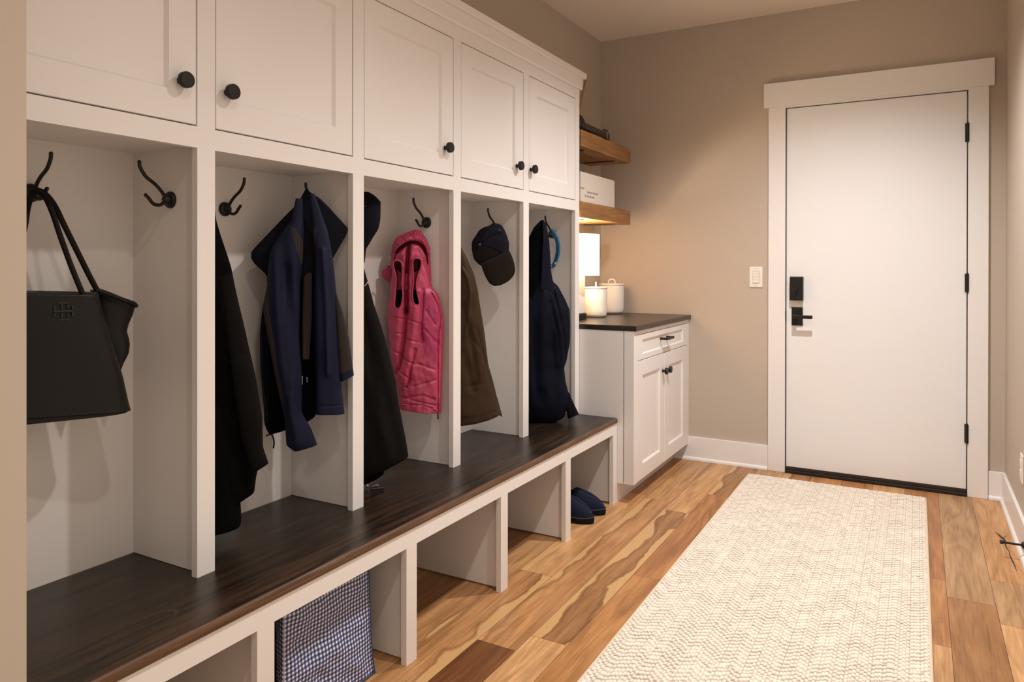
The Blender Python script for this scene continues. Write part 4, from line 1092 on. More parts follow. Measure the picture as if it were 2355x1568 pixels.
G_v_l = {'C': (-1.59, 2.105, 0.7979, 0.6027), 'arm1': [(-0.0687, 1.1413), (-0.058, 1.155), (-0.0367, 1.1412), (-0.038, 1.0723), (-0.0345, 1.0364), (-0.0417, 0.9915), (-0.0583, 0.985), (-0.0642, 1.0006), (-0.0606, 1.0485), (-0.0593, 1.0964)], 'arm2': [(0.0001, 1.1532), (0.0144, 1.1622), (0.0299, 1.1562), (0.0274, 1.1262), (0.0161, 1.0961), (0.013, 1.0541), (0.0237, 1.0029), (0.004, 1.0013), (-0.0019, 1.0362), (0.0024, 1.0842)], 'open': [(-0.0687, 1.1532), (-0.0591, 1.1921), (-0.0342, 1.2162), (-0.0045, 1.2282), (0.0228, 1.2235), (0.0455, 1.2044), (0.055, 1.1683), (0.0478, 1.1321), (-0.0226, 1.1083), (-0.0669, 1.1323)], 'midlow': [(-0.024, 0.9763), (-0.0319, 0.8685), (-0.0456, 0.7908), (-0.0587, 0.7491)], 'col1': [(-0.0523, 1.0125), (-0.0554, 0.9287), (-0.0633, 0.821), (-0.0528, 0.749)], 'col2': [(0.007, 0.988), (0.0009, 0.898), (-0.0171, 0.7962), (-0.0339, 0.7126)], 'w1': [(-0.0727, 1.1861), (-0.055, 1.1802)], 'w2': [(-0.065, 1.2161), (-0.0449, 1.2041)], 'w3': [(-0.0449, 1.2431), (-0.0283, 1.2252)], 'w4': [(-0.0164, 1.2582), (-0.0075, 1.2372)], 'w5': [(0.0134, 1.2613), (0.0121, 1.2403)], 'w6': [(0.0372, 1.2434), (0.0282, 1.2254)], 'w7': [(0.0581, 1.2104), (0.0419, 1.2013)], 'w8': [(0.0646, 1.1743), (0.052, 1.1743)], 'w9': [(-0.0015, 1.2613), (0.0026, 1.2391)], 'pan1': [(0.0487, 0.9756), (0.0786, 0.9271)], 'pan2': [(0.0426, 0.9095), (0.0845, 0.8607)], 'pan3': [(0.0126, 0.7897), (0.0783, 0.7643)], 'pan4': [(0.0035, 0.7057), (0.0842, 0.7279)], 'pan5': [(-0.0292, 0.6645), (0.0363, 0.6748), (0.0781, 0.6557)], 'mid': [(-0.0153, 1.2102), (-0.0213, 1.1322), (-0.0238, 1.0483), (-0.0228, 0.9703)], 'zip': [(0.0668, 1.0387), (0.0907, 0.9933), (0.1038, 0.9449), (0.0917, 0.8907), (0.0892, 0.8063), (0.0901, 0.6071)], 'side': [(0.0369, 1.0479), (0.0338, 1.0119), (0.0277, 0.9277), (0.0306, 0.8675)], 'sidepoly': [(0.0357, 1.0449), (0.0668, 1.0357), (0.0907, 0.9933), (0.1038, 0.9449), (0.0953, 0.9028), (0.0904, 0.8364), (0.0843, 0.7883), (0.0484, 0.8131), (0.0276, 0.8676), (0.0319, 0.9277), (0.0368, 0.9998)], 'pocket': [(0.0079, 0.8408), (0.0019, 0.8019), (-0.0083, 0.763), (-0.0125, 0.7241), (-0.0232, 0.7033)], 'q': [(-0.0879, 0.959), (-0.0288, 0.9452)], 'q2': [(-0.085, 0.8992), (-0.0289, 0.8936)], 'q3': [(-0.0822, 0.8393), (-0.0349, 0.8175)], 'q4': [(-0.0228, 0.9493), (0.0367, 0.9246)], 'q5': [(-0.0289, 0.8774), (0.0306, 0.8615)], 'q6': [(-0.0456, 0.8147), (0.0066, 0.7838)], 'q7': [(-0.0557, 0.767), (-0.0054, 0.7299)], 'q8': [(-0.0588, 0.7192), (-0.0173, 0.7002)], 'q9': [(0.0067, 0.8318), (0.0843, 0.7822)], 'q10': [(0.0006, 0.7478), (0.0842, 0.7219)], 'q11': [(-0.0054, 0.7299), (0.0363, 0.6748), (0.0842, 0.6797)], 'q12': [(-0.05, 0.671), (0.0841, 0.6344)], 'q13': [(-0.0459, 0.6409), (0.0362, 0.6399), (0.0901, 0.6161)], 'q14': [(-0.0411, 0.6888), (-0.0233, 0.6943), (-0.05, 0.653)], 'q15': [(0.0366, 0.8915), (0.0785, 0.8728)], 'q16': [(0.0336, 0.8494), (0.0874, 0.8124)], 'tab': [(0.0901, 0.6071), (0.0906, 0.5829)], 'hoodedge': [(-0.0579, 1.2041), (-0.0224, 1.2312), (0.0074, 1.2463), (0.0372, 1.2284), (0.061, 1.1863)], 'sh1': [(-0.0686, 1.1682), (-0.0402, 1.1862), (-0.0117, 1.2132), (-0.0105, 1.2042), (-0.0284, 1.1562), (-0.0332, 1.1323)], 'sh2': [(-0.0047, 1.1622), (0.0073, 1.2043), (0.0282, 1.2103), (0.046, 1.1743)], 's1': [(-0.0795, 0.6897), (-0.0469, 0.7309), (-0.029, 0.7785)], 'v1': [(-0.0584, 0.9287), (-0.0645, 0.839), (-0.0587, 0.7611)], 'v2': [(0.001, 0.9581), (-0.017, 0.8802), (-0.029, 0.8084)], 'v3': [(0.0547, 0.9997), (0.0696, 0.9272), (0.0605, 0.8671)]}
G_b_coat = {'C': (-1.595, 2.37, 0.8296, 0.5583), 'L': [(-0.0019, 1.2503), (-0.0276, 1.1563), (-0.0448, 1.0197), (-0.0535, 0.849), (-0.0572, 0.6782), (-0.0507, 0.5158)], 'R': [(0.0186, 1.2503), (0.0322, 1.211), (0.056, 1.1648), (0.0816, 1.1048), (0.1003, 1.0344), (0.1105, 0.9572), (0.1258, 0.8661), (0.1394, 0.751), (0.1582, 0.6854), (0.177, 0.6129), (0.189, 0.5525)]}
G_b_tail = {'C': (-1.595, 2.37, 0.8296, 0.5583), 'L': [(0.1661, 0.6072), (0.1699, 0.5747), (0.1809, 0.5499)], 'R': [(0.1765, 0.6167), (0.1855, 0.5809), (0.1971, 0.5393)]}
G_b_l = {'C': (-1.595, 2.37, 0.8296, 0.5583), 'sl': [(0.0365, 1.125), (0.0589, 1.0863), (0.0685, 1.0346), (0.0619, 0.9573), (0.0522, 0.867)], 'slv': [(0.0365, 1.1508), (0.0685, 1.0604), (0.0942, 0.9571), (0.0876, 0.8667), (0.0618, 0.8799), (0.0587, 0.9573), (0.0698, 1.0346), (0.0493, 1.0992)], 'f1': [(0.0941, 0.8925), (0.1198, 0.7954), (0.1358, 0.7176), (0.1713, 0.6071)], 'f2': [(0.0363, 0.9961), (0.0682, 0.8669), (0.1002, 0.6793), (0.0744, 0.6732)], 'f3': [(0.0424, 0.8027), (0.0616, 0.7379), (0.0808, 0.6537)], 'hem': [(0.0356, 0.5448), (0.1129, 0.5531), (0.1809, 0.5745)], 'f4': [(0.0811, 0.8474), (0.1133, 0.8083), (0.1229, 0.763)], 'pocket': [(0.0356, 0.548), (0.1, 0.5546)]}
G_c_crown = {'C': (-1.6, 2.606, 0.8522, 0.5232), 'L': [(0.0424, 1.3179), (0.0276, 1.3074), (0.0002, 1.2981), (-0.0177, 1.2858), (-0.0335, 1.2606), (-0.0444, 1.2458), (-0.0482, 1.229), (-0.0472, 1.2037), (-0.0437, 1.1806), (-0.0378, 1.1627), (-0.021, 1.1448), (-0.0063, 1.1359), (0.0126, 1.1258)], 'R': [(0.0487, 1.3179), (0.0698, 1.3129), (0.0803, 1.3059), (0.0908, 1.288), (0.1003, 1.2648), (0.1087, 1.2374), (0.1097, 1.2205), (0.1086, 1.1995), (0.105, 1.1805), (0.0949, 1.1573), (0.0801, 1.1383), (0.0611, 1.1246), (0.0421, 1.1198)]}
G_c_brim = {'C': (-1.6, 2.606, 0.8522, 0.5232), 'L': [(-0.0094, 1.1469), (-0.0063, 1.1332), (0.0031, 1.1068), (0.0126, 1.0857), (0.022, 1.0699), (0.0315, 1.06), (0.0483, 1.0528)], 'R': [(0.1065, 1.2026), (0.1118, 1.1952), (0.1213, 1.1741), (0.1297, 1.1488), (0.1339, 1.1214), (0.1317, 1.1066), (0.1243, 1.0918), (0.1042, 1.0718), (0.0736, 1.0565)]}
G_c_l = {'C': (-1.6, 2.606, 0.8522, 0.5232), 'navy': [(0.0424, 1.3196), (0.0909, 1.3197), (0.1161, 1.2332), (0.1076, 1.1763), (0.0991, 1.1805), (0.0823, 1.1931), (0.0612, 1.2047), (0.0359, 1.2121), (-0.0041, 1.2227), (-0.0167, 1.2143), (-0.0251, 1.1995), (-0.0483, 1.1995), (-0.0566, 1.2332), (-0.025, 1.2858)], 'light': [(0.0065, 1.23), (0.0444, 1.2627), (0.0792, 1.2686), (0.0887, 1.2416), (0.0886, 1.1952), (0.0781, 1.1984), (0.0612, 1.2079), (0.0359, 1.2163)], 'hole1': [(-0.0008, 1.2774), (0.0129, 1.2943), (0.0245, 1.3006), (0.0171, 1.2901), (0.0065, 1.2806)], 'hole2': [(0.0603, 1.2901), (0.0697, 1.2922), (0.0744, 1.287), (0.0708, 1.2806), (0.0634, 1.2838)], 'pipe1': [(-0.0114, 1.2248), (0.017, 1.2206), (0.0443, 1.2121), (0.0738, 1.1974), (0.0991, 1.1784)], 'pipe2': [(-0.0062, 1.2279), (0.0128, 1.2458), (0.0339, 1.2638), (0.0571, 1.2754), (0.0782, 1.2754)], 'pipe3': [(-0.0146, 1.2227), (-0.0273, 1.1995)], 'pipe4': [(0.0255, 1.3027), (0.0065, 1.2753), (-0.0103, 1.2501), (-0.0167, 1.2332)], 'button': [(-0.0135, 1.2248)], 'patch': [(0.0042, 1.1342), (0.0127, 1.1437), (0.0337, 1.1468), (0.0548, 1.1521), (0.0674, 1.1478), (0.0695, 1.1362), (0.0611, 1.1236), (0.04, 1.1173), (0.0168, 1.1194)]}
G_n_hood = {'C': (-1.575, 3.015, 0.8863, 0.463), 'L': [(0.0349, 1.3511), (0.0041, 1.319), (-0.019, 1.2729), (-0.0421, 1.1999), (-0.05, 1.0769), (-0.0424, 0.9692)], 'R': [(0.0487, 1.3511), (0.0617, 1.3319), (0.0747, 1.2535), (0.0792, 1.1767), (0.0845, 1.1075), (0.0921, 1.0691), (0.1112, 1.0153)]}
G_n_body = {'C': (-1.575, 3.015, 0.8863, 0.463), 'L': [(-0.0193, 1.0538), (-0.0578, 1.0077), (-0.0733, 0.8923), (-0.0774, 0.7384), (-0.0737, 0.5845), (-0.0508, 0.4306), (-0.0355, 0.4091)], 'R': [(0.0806, 1.0768), (0.1151, 1.0445), (0.1495, 0.9846), (0.1709, 0.9309), (0.1747, 0.8541), (0.1723, 0.7773), (0.1584, 0.6928), (0.1461, 0.662), (0.1529, 0.6006), (0.1659, 0.5468), (0.1643, 0.4854), (0.1489, 0.4277), (0.0951, 0.4036)]}
G_n_cuff = {'C': (-1.575, 3.015, 0.8863, 0.463), 'L': [(0.1567, 0.5545), (0.1489, 0.4853), (0.1642, 0.4224)], 'R': [(0.1689, 0.543), (0.1911, 0.4932), (0.2148, 0.4441)]}
G_n_l = {'C': (-1.575, 3.015, 0.8863, 0.463), 'open': [(-0.019, 1.2729), (0.041, 1.3419), (0.0463, 1.2766), (0.0424, 1.1844), (0.0384, 1.0768), (-0.0117, 0.9769), (-0.027, 0.9769)], 'edge': [(0.0464, 1.3496), (0.0471, 1.2535), (0.0408, 1.1383), (0.0383, 1.0307)], 'slv': [(0.0959, 1.0153), (0.1188, 0.9232), (0.1417, 0.8156), (0.1492, 0.6928)], 'f1': [(0.0498, 1.0153), (0.0419, 0.8155), (0.0378, 0.5848)], 'f2': [(0.0805, 0.9692), (0.1187, 0.8156), (0.1262, 0.6927)], 'hem': [(0.003, 0.4308), (0.0798, 0.4274), (0.1489, 0.4546)], 'f3': [(-0.0041, 0.8923), (0.0033, 0.6616), (-0.0047, 0.4462)], 'leash': [(0.0832, 1.3057), (0.1024, 1.288), (0.1176, 1.2534), (0.1214, 1.215), (0.1153, 1.1766), (0.1037, 1.1459), (0.0899, 1.1321), (0.0807, 1.1459)], 'leash2': [(0.0809, 1.2957), (0.0962, 1.2765), (0.1084, 1.2419), (0.1115, 1.2073), (0.1037, 1.1689), (0.0899, 1.1382), (0.0807, 1.1498)], 'clip': [(0.1022, 1.1474)]}

def root(name, D, z, label, cat, group=None):
    return thing(name, (D['C'][0], D['C'][1], z), label, cat, group)

def along(D, pts, n): return [on_plane(D, s, z, n if not callable(n) else n(i, len(pts))) for i, (s, z) in enumerate(pts)]

def ribbon(name, D, pts, n, r, mat, parent, label=None, nn=8):
    return obj(name, MB().tube(along(D, pts, n), r, nn, 6), mat, parent, smooth=True, label=label)

def disc(name, D, pt, n, r, th, mat, parent, label=None):
    nv = Vector((D['C'][3], -D['C'][2], 0)); c = on_plane(D, pt[0], pt[1], n)
    t = Vector((D['C'][2], D['C'][3], 0)); u = Vector((0, 0, 1))
    rings = [[c + nv * h + (t * math.cos(2 * math.pi * k / 18) + u * math.sin(2 * math.pi * k / 18)) * rr for k in range(18)] for rr, h in ((r, -th), (r, 0), (r * .8, th * .4), (0.0005, th * .5))]
    return obj(name, MB().grid(rings), mat, parent, smooth=True, label=label)

# ---- black tote on the back hook of the first bay
tb = root('tote_bag', G_tote, 0.81, 'black leather tote with rope handles hanging in the first locker bay', 'tote bag')
drape('side_gusset', G_tote_side, LEATHD, tb, thick=0.10, off=-0.045, rough=0.006, rscale=12, nv=70,
      ridges=[(G_tote_lines['rim'], 0.010, 0.006)], flat=0.9, taper=0.02)
drape('body', G_tote, LEATHER, tb, thick=0.100, off=0.0, nu=88, nv=90, rough=0.005, rscale=5, flat=0.45, taper=0.02, sm=1)
drape('bottom_panel', G_tote_base, LEATHD, tb, thick=0.088, off=-0.006, nu=48, nv=10, rough=0.001, flat=0.5, taper=0.02, sm=0)
obj('rope_handle', MB().tube([on_plane(G_tote, *p) for p in G_tote_lines['h1']], 0.0056, 10, 6), ROPE, tb, smooth=True)
obj('rope_handle', MB().tube([on_plane(G_tote, *p) for p in G_tote_lines['h3']], 0.0056, 10, 6), ROPE, tb, smooth=True)
obj('rope_handle', MB().tube([on_plane(G_tote, *p) for p in G_tote_lines['h2']], 0.0060, 10, 6), ROPE, tb, smooth=True)
obj('rope_handle', MB().tube([on_plane(G_tote, *p) for p in G_tote_lines['h4']], 0.0060, 10, 6), ROPE, tb, smooth=True)
ribbon('rim_binding', G_tote, G_tote_lines['rim'], lambda i, n: 0.012 - 0.010 * i, 0.0050, LEATHD, tb)
es, ez_ = G_tote_lines['emb'][0]
em = MB()
def emb_box(a0, a1, b0, b1):
    i = len(em.v)
    em.poly_prism([(a0, b0), (a1, b0), (a1, b1), (a0, b1)], lambda a, b, d: on_plane(G_tote, es + a, ez_ + b, d), 0.046, 0.0535)
w_ = 0.0018
emb_box(-0.0180, 0.0180, -w_, w_)
for sg_ in (1, -1):
    emb_box(-0.0105, 0.0105, sg_ * 0.0175 - w_, sg_ * 0.0175 + w_)
    emb_box(-w_ - 0.003, w_ - 0.003, min(sg_ * 0.003, sg_ * 0.0175), max(sg_ * 0.003, sg_ * 0.0175))
    emb_box(sg_ * 0.0165 - w_, sg_ * 0.0165 + w_, 0.0035, 0.0105); emb_box(sg_ * 0.0165 - w_, sg_ * 0.0165 + w_, -0.0105, -0.0035)
    emb_box(0.0085 - w_, 0.0085 + w_, min(sg_ * 0.005, sg_ * 0.0125), max(sg_ * 0.005, sg_ * 0.0125))
obj('emblem', em, plain('gloss_black_leather', (0.004, 0.0035, 0.003), 0.35), tb, bevel=0.0004, label='embossed cross-shaped emblem')

# ---- black coat, second bay left
ca = root('black_coat', G_coat_a, 0.44, 'long black coat hanging at the left of the second locker bay', 'coat')
drape('coat_body', G_coat_a, BWOOL, ca, thick=0.15, off=-0.01, rough=0.010, folds=[(16, 0.006, 0.5, 0.1, 1.2, 0.5)], nv=120, seed=1)
drape('coat_tail', G_coat_a_low, BWOOL, ca, thick=0.13, off=0.010, rough=0.008, nv=60, seed=2, taper=0.3)
drape('sleeve', G_coat_a_sleeve, BCOAT, ca, thick=0.085, off=0.055, rough=0.007, nv=90, seed=3, taper=0.3,
      grooves=[(G_coat_a_l['e1'], 0.003, 0.003), (G_coat_a_l['fold'], 0.006, 0.008)])

# ---- navy jacket with grey panels, second bay right
jk = root('softshell_jacket', G_j_wing, 0.60, 'navy jacket with grey panels and spread collar in the second bay', 'jacket')
drape('collar', G_j_wing, NAVYD, jk, thick=0.024, off=-0.012, rough=0.003, nv=70, flat=0.9, seed=4, ridges=[(G_j_l['edge'], 0.003, 0.003)])
drape('jacket_back', G_j_back, LINING_SHADE, jk, thick=0.05, off=-0.045, rough=0.006, nv=80, seed=5, label='black inside of the open jacket',
      patches=[('side_strip', [(-1, 0.99), (-0.085, 0.99), (-0.085, 0.55), (-1, 0.55)], NAVYD, None)])
jl = G_j_l
drape('left_sleeve', G_j_left, NAVY, jk, thick=0.085, off=0.020, rough=0.007, nv=240, nu=170, seed=6, taper=0.25,
      folds=[(18, 0.005, 0.2, 0.12, 1.25, 0.62)], grooves=[(jl['f3'], 0.012, 0.006)],
      patches=[('shoulder_inset', jl['patchL'], GREYP, 'grey shoulder inset'), ('side_panel', jl['side'], GREYP, 'grey side panel')])
drape('right_sleeve', G_j_right, NAVY, jk, thick=0.080, off=0.030, rough=0.006, nv=240, nu=170, seed=7, taper=0.25,
      ridges=[(jl['f2'], 0.008, 0.008)], grooves=[(jl['cuff2'], 0.002, 0.003)],
      patches=[('shoulder_inset', jl['patchR'], GREYP, 'grey shoulder inset')])
drape('under_sleeve', G_j_under, GREYP, jk, thick=0.045, off=0.0, rough=0.004, nv=70, seed=8, label='grey underside of the right sleeve',
      patches=[('cuff', jl['cuff'], NAVY, 'navy cuff')])
mid = dict(C=G_j_left['C'], L=[], R=[])
mp = jl['mid']
mid['L'] = [mp[0], mp[6], mp[5], mp[4]]; mid['R'] = [(mp[1][0], mp[0][1]), mp[1], mp[2], (mp[3][0], mp[4][1])]
drape('inner_flap', mid, GREYP, jk, thick=0.02, off=0.012, rough=0.004, nv=60, nu=40, seed=9, label='grey inner flap')
ribbon('zipper_cord', G_j_back, jl['pull'] + jl['pull2'][1:], -0.010, 0.0022, ROPE, jk)
ribbon('zipper_pull', G_j_back, jl['zip'], 0.020, 0.0022, STEEL, jk, 'small metal zipper pull')
ribbon('zipper_pull', G_j_back, jl['zip2'], 0.020, 0.0018, STEEL, jk, 'small metal zipper pull')
ribbon('zipper_line', G_j_back, jl['zl'], -0.021, 0.0016, NAVY, jk)

# ---- black coat with navy hood, third bay left
hc = root('hooded_coat', G_h_coat, 0.42, 'black coat with a navy hood at the left of the third bay', 'coat')
hl = G_h_l
drape('hood', G_h_hood, NAVYD, hc, thick=0.15, off=0.0, rough=0.008, nv=80, seed=10, ridges=[(hl['pipe'], 0.002, 0.0015)])
ribbon('hood_piping', G_h_hood, hl['pipe'], lambda i, n: 0.060 - 0.022 * i, 0.0011, plain('tan_thread', (0.17, 0.11, 0.07), 0.8), hc, 'tan piping line')
drape('coat_body', G_h_coat, BCOAT, hc, thick=0.13, off=0.0, rough=0.009, nv=120, seed=11, folds=[(14, 0.005, 1.0, 0.25, 1.0, 0.5)], grooves=[(hl['fold2'], 0.008, 0.007)])
drape('coat_hem', G_h_low, BWOOL, hc, thick=0.10, off=0.008, rough=0.007, nv=50, seed=12, taper=0.3)
ribbon('drawcord', G_h_coat, hl['cord'], 0.068, 0.0016, IVORY, hc, 'pale drawcord')
disc('snap', G_h_coat, hl['snap'][0], 0.066, 0.0055, 0.003, STEEL, hc, 'round metal snap')
ribbon('toggle_strap', G_h_coat, [(a, max(b, 0.4135)) for a, b in hl['toggle']], 0.045, 0.0050, RUBBER, hc)
ribbon('toggle_tab', G_h_coat, [(a, max(b, 0.4150)) for a, b in hl['tog2']], 0.030, 0.0035, STEEL, hc)

# ---- pink vest, third bay right
vs = root('puffer_vest', G_v_body, 0.60, 'pink quilted hooded vest hanging from a hook in the third bay', 'vest')
vl = G_v_l
for k_ in ('arm1', 'arm2', 'open'): vl[k_] = rounded(vl[k_])
drape('hood', G_v_hood, PINK, vs, thick=0.060, off=-0.030, rough=0.007, nv=150, nu=120, seed=13, rscale=34, taper=0.2,
      ridges=[(vl['hoodedge'], 0.012, 0.016)], grooves=[(vl[k], 0.0025, 0.006) for k in ('w1', 'w2', 'w3', 'w4', 'w5', 'w6', 'w7', 'w8', 'w9')],
      recess=[(vl['open'], 0.008, 0.012)], patches=[('hood_inside', vl['open'], PINKD, 'deep pink hood opening')])  # hood opening coloured a deeper pink than the shell
drape('hood_flap', G_v_lobe, PINKL, vs, thick=0.030, off=-0.035, rough=0.006, nv=40, nu=40, seed=14, taper=0.3, rscale=25)
q = [(vl[k], 0.0030, 0.0042) for k in ('q', 'q2', 'q3', 'q4', 'q5', 'q6', 'q7', 'q8')] + [(vl[k], 0.0050, 0.0040) for k in ('pan1', 'pan2', 'pan3', 'pan4', 'pan5')]
drape('vest_body', G_v_body, PINK, vs, thick=0.085, off=0.0, rough=0.0060, rscale=30, nu=200, nv=290, seed=15, taper=0.10, flat=0.8,
      ridges=[(vl['sh1'], 0.012, 0.014), (vl['sh2'], 0.012, 0.014), (vl['col1'], 0.014, 0.009), (vl['col2'], 0.014, 0.011)],
      grooves=q + [(vl['mid'], 0.0062, 0.055), (vl['midlow'], 0.0060, 0.022), (vl['zip'], 0.0032, 0.009), (vl['pocket'], 0.0030, 0.014), (vl['q12'], 0.003, 0.004), (vl['q13'], 0.0025, 0.004), (vl['side'], 0.006, 0.010)],
      recess=[(vl['arm1'], 0.0055, 0.060), (vl['arm2'], 0.0055, 0.060)],
      patches=[('armhole', vl['arm1'], LINING_SHADE, 'armhole opening with painted shade'), ('armhole', vl['arm2'], LINING_SHADE, 'armhole opening with painted shade'), ('side_panel', vl['sidepoly'], PINKL, 'smooth magenta side panel')])  # near-black armhole patches paint in the shade of the openings
for k_ in ('arm1', 'arm2'):
    obj('armhole_trim', MB().tube(along(G_v_body, vl[k_][::3], 0.0425), 0.0030, 8, 3, closed=True), PINK, vs, smooth=True)
ribbon('hem_tape', G_v_body, vl['q13'], 0.030, 0.0032, PINK, vs)
ribbon('zipper_tab', G_v_body, vl['tab'], 0.018, 0.0030, PINKD, vs)

# ---- brown coat, fourth bay left
bw = root('waxed_coat', G_b_coat, 0.52, 'brown waxed coat hanging at the left of the fourth bay', 'coat')
bl = G_b_l
drape('coat_body', G_b_coat, BROWN, bw, thick=0.12, off=0.0, rough=0.009, rscale=12, nv=130, seed=16, bottom=0.01,
      grooves=[(bl['f1'], 0.004, 0.006), (bl['f2'], 0.006, 0.009), (bl['f3'], 0.008, 0.008), (bl['f4'], 0.005, 0.005), (bl['hem'], 0.003, 0.003)],
      ridges=[(bl['sl'], 0.006, 0.010)])
drape('coat_tail', G_b_tail, BROWN, bw, thick=0.03, off=0.0, rough=0.003, nv=20, nu=30, seed=17, taper=0.3)

# ---- cap, fourth bay right
cp = root('baseball_cap', G_c_crown, 1.05, 'brown and navy mesh-back cap hanging on a hook in the fourth bay', 'cap')
cl = G_c_l
drape('crown', G_c_crown, CAPB, cp, thick=0.115, off=0.0, rough=0.003, nu=220, nv=240, seed=18, flat=0.95, taper=0.5, sm=4,
      ridges=[(cl[k], 0.0025, 0.002) for k in ('pipe1', 'pipe2')],
      patches=[('mesh_panel', cl['light'], CAPL, 'lighter navy mesh panel'), ('mesh_back', cl['navy'], CAPN, 'navy mesh back')])
drape('brim', G_c_brim, CAPB, cp, thick=0.020, off=0.052, rough=0.002, nu=80, nv=50, seed=19, flat=0.9, taper=0.1, sm=2)
def on_crown(p):
    """depth of the crown's front face at p"""
    L, Rr = np.array(G_c_crown['L']), np.array(G_c_crown['R'])
    t = np.linspace(0, 1, 60)
    ls, lz = lerp_path(G_c_crown['L'], t); rs, rz = lerp_path(G_c_crown['R'], t)
    i = int(np.argmin(np.abs((lz + rz) / 2 - p[1])))
    u = np.clip(2 * (p[0] - ls[i]) / max(1e-6, rs[i] - ls[i]) - 1, -0.98, 0.98)
    tp = min(1, (t[i] / 0.5)) ** 0.6
    return min(0.115 * tp, abs(rs[i] - ls[i]) / 2 + 0.004) * 0.5 * (1 - abs(u) ** (2 / 0.95)) ** 0.45
def crown_line(k, r, mat):
    P = [Vector((a, 0, b)) for a, b in cl[k]]
    P = [(p.x, p.z) for p in spline(P, 5)]
    obj('piping', MB().tube([on_plane(G_c_crown, a, b, on_crown((a, b)) + 0.0005) for a, b in P], r, 8, 2), mat, cp, smooth=True)
for k in ('pipe1', 'pipe2', 'pipe3', 'pipe4'): crown_line(k, 0.0026, CAPP)
bp_ = cl['button'][0]
disc('button', G_c_crown, bp_, on_crown(bp_) + 0.002, 0.0068, 0.004, BUTTON, cp, 'mauve crown button')
pc = cl['patch']; pcen = np.mean(pc, 0)
pm_ = MB()
rin = [tuple(p) for p in pc]
pm_.grid([[on_plane(G_c_crown, a, b, on_crown((a, b)) + 0.010) for a, b in rin], [on_plane(G_c_crown, a, b, on_crown((a, b)) + 0.016) for a, b in rin],
          [on_plane(G_c_crown, pcen[0] + (a - pcen[0]) * .5, pcen[1] + (b - pcen[1]) * .5, on_crown((a, b)) + 0.018) for a, b in rin]])
obj('emblem_patch', pm_, PATCH, cp, smooth=True, label='bronze embroidered emblem')
for k in ('hole1', 'hole2'):
    h_ = cl[k]; c_ = np.mean(h_, 0)
    obj('strap_gap', MB().grid([[on_plane(G_c_crown, a, b, on_crown((a, b)) - 0.002) for a, b in h_], [on_plane(G_c_crown, a, b, on_crown((a, b)) + 0.0022) for a, b in h_]]), CAPL if k == 'hole1' else GREYP, cp)

# ---- dark navy hooded jacket and blue leash, fifth bay
nj = root('rain_jacket', G_n_body, ZB, 'dark navy hooded jacket hanging down to the bench in the fifth bay', 'jacket')
nl = G_n_l
drape('jacket_body', G_n_body, NAVYJ, nj, thick=0.16, off=0.0, rough=0.010, nv=130, nu=90, seed=20,
      folds=[(13, 0.007, 0.4, 0.05, 0.95, 0.50)], grooves=[(nl['f2'], 0.008, 0.008), (nl['hem'], 0.003, 0.003), (nl['slv'], 0.006, 0.012)], ridges=[(nl['f1'], 0.012, 0.010)])
drape('hood', G_n_hood, NAVYJ, nj, thick=0.13, off=0.012, rough=0.007, nv=220, nu=200, seed=21, taper=0.3,
      ridges=[(nl['edge'], 0.007, 0.010)], grooves=[(nl['edge'], 0.02, 0.0)], patches=[('hood_opening', nl['open'], LINING_SHADE, 'black hood lining')])
drape('cuff', G_n_cuff, NAVYD, nj, thick=0.05, off=0.0, rough=0.003, nv=30, nu=36, seed=22, taper=0.2)
le = thing('dog_leash', (-1.598, 3.192, 1.05), 'bright blue cord leash looped on the hook in the fifth bay', 'leash')
obj('cord', MB().tube(along(G_leash, G_leash['a'], lambda i, n: 0.004), 0.0058, 10, 6), BLUE, le, smooth=True)
obj('cord', MB().tube(along(G_leash, G_leash['b'], lambda i, n: -0.010), 0.0055, 10, 6), BLUE, le, smooth=True)
disc('clip', G_leash, G_leash['clip'][0], 0.010, 0.0085, 0.006, STEEL, le, 'metal clip')

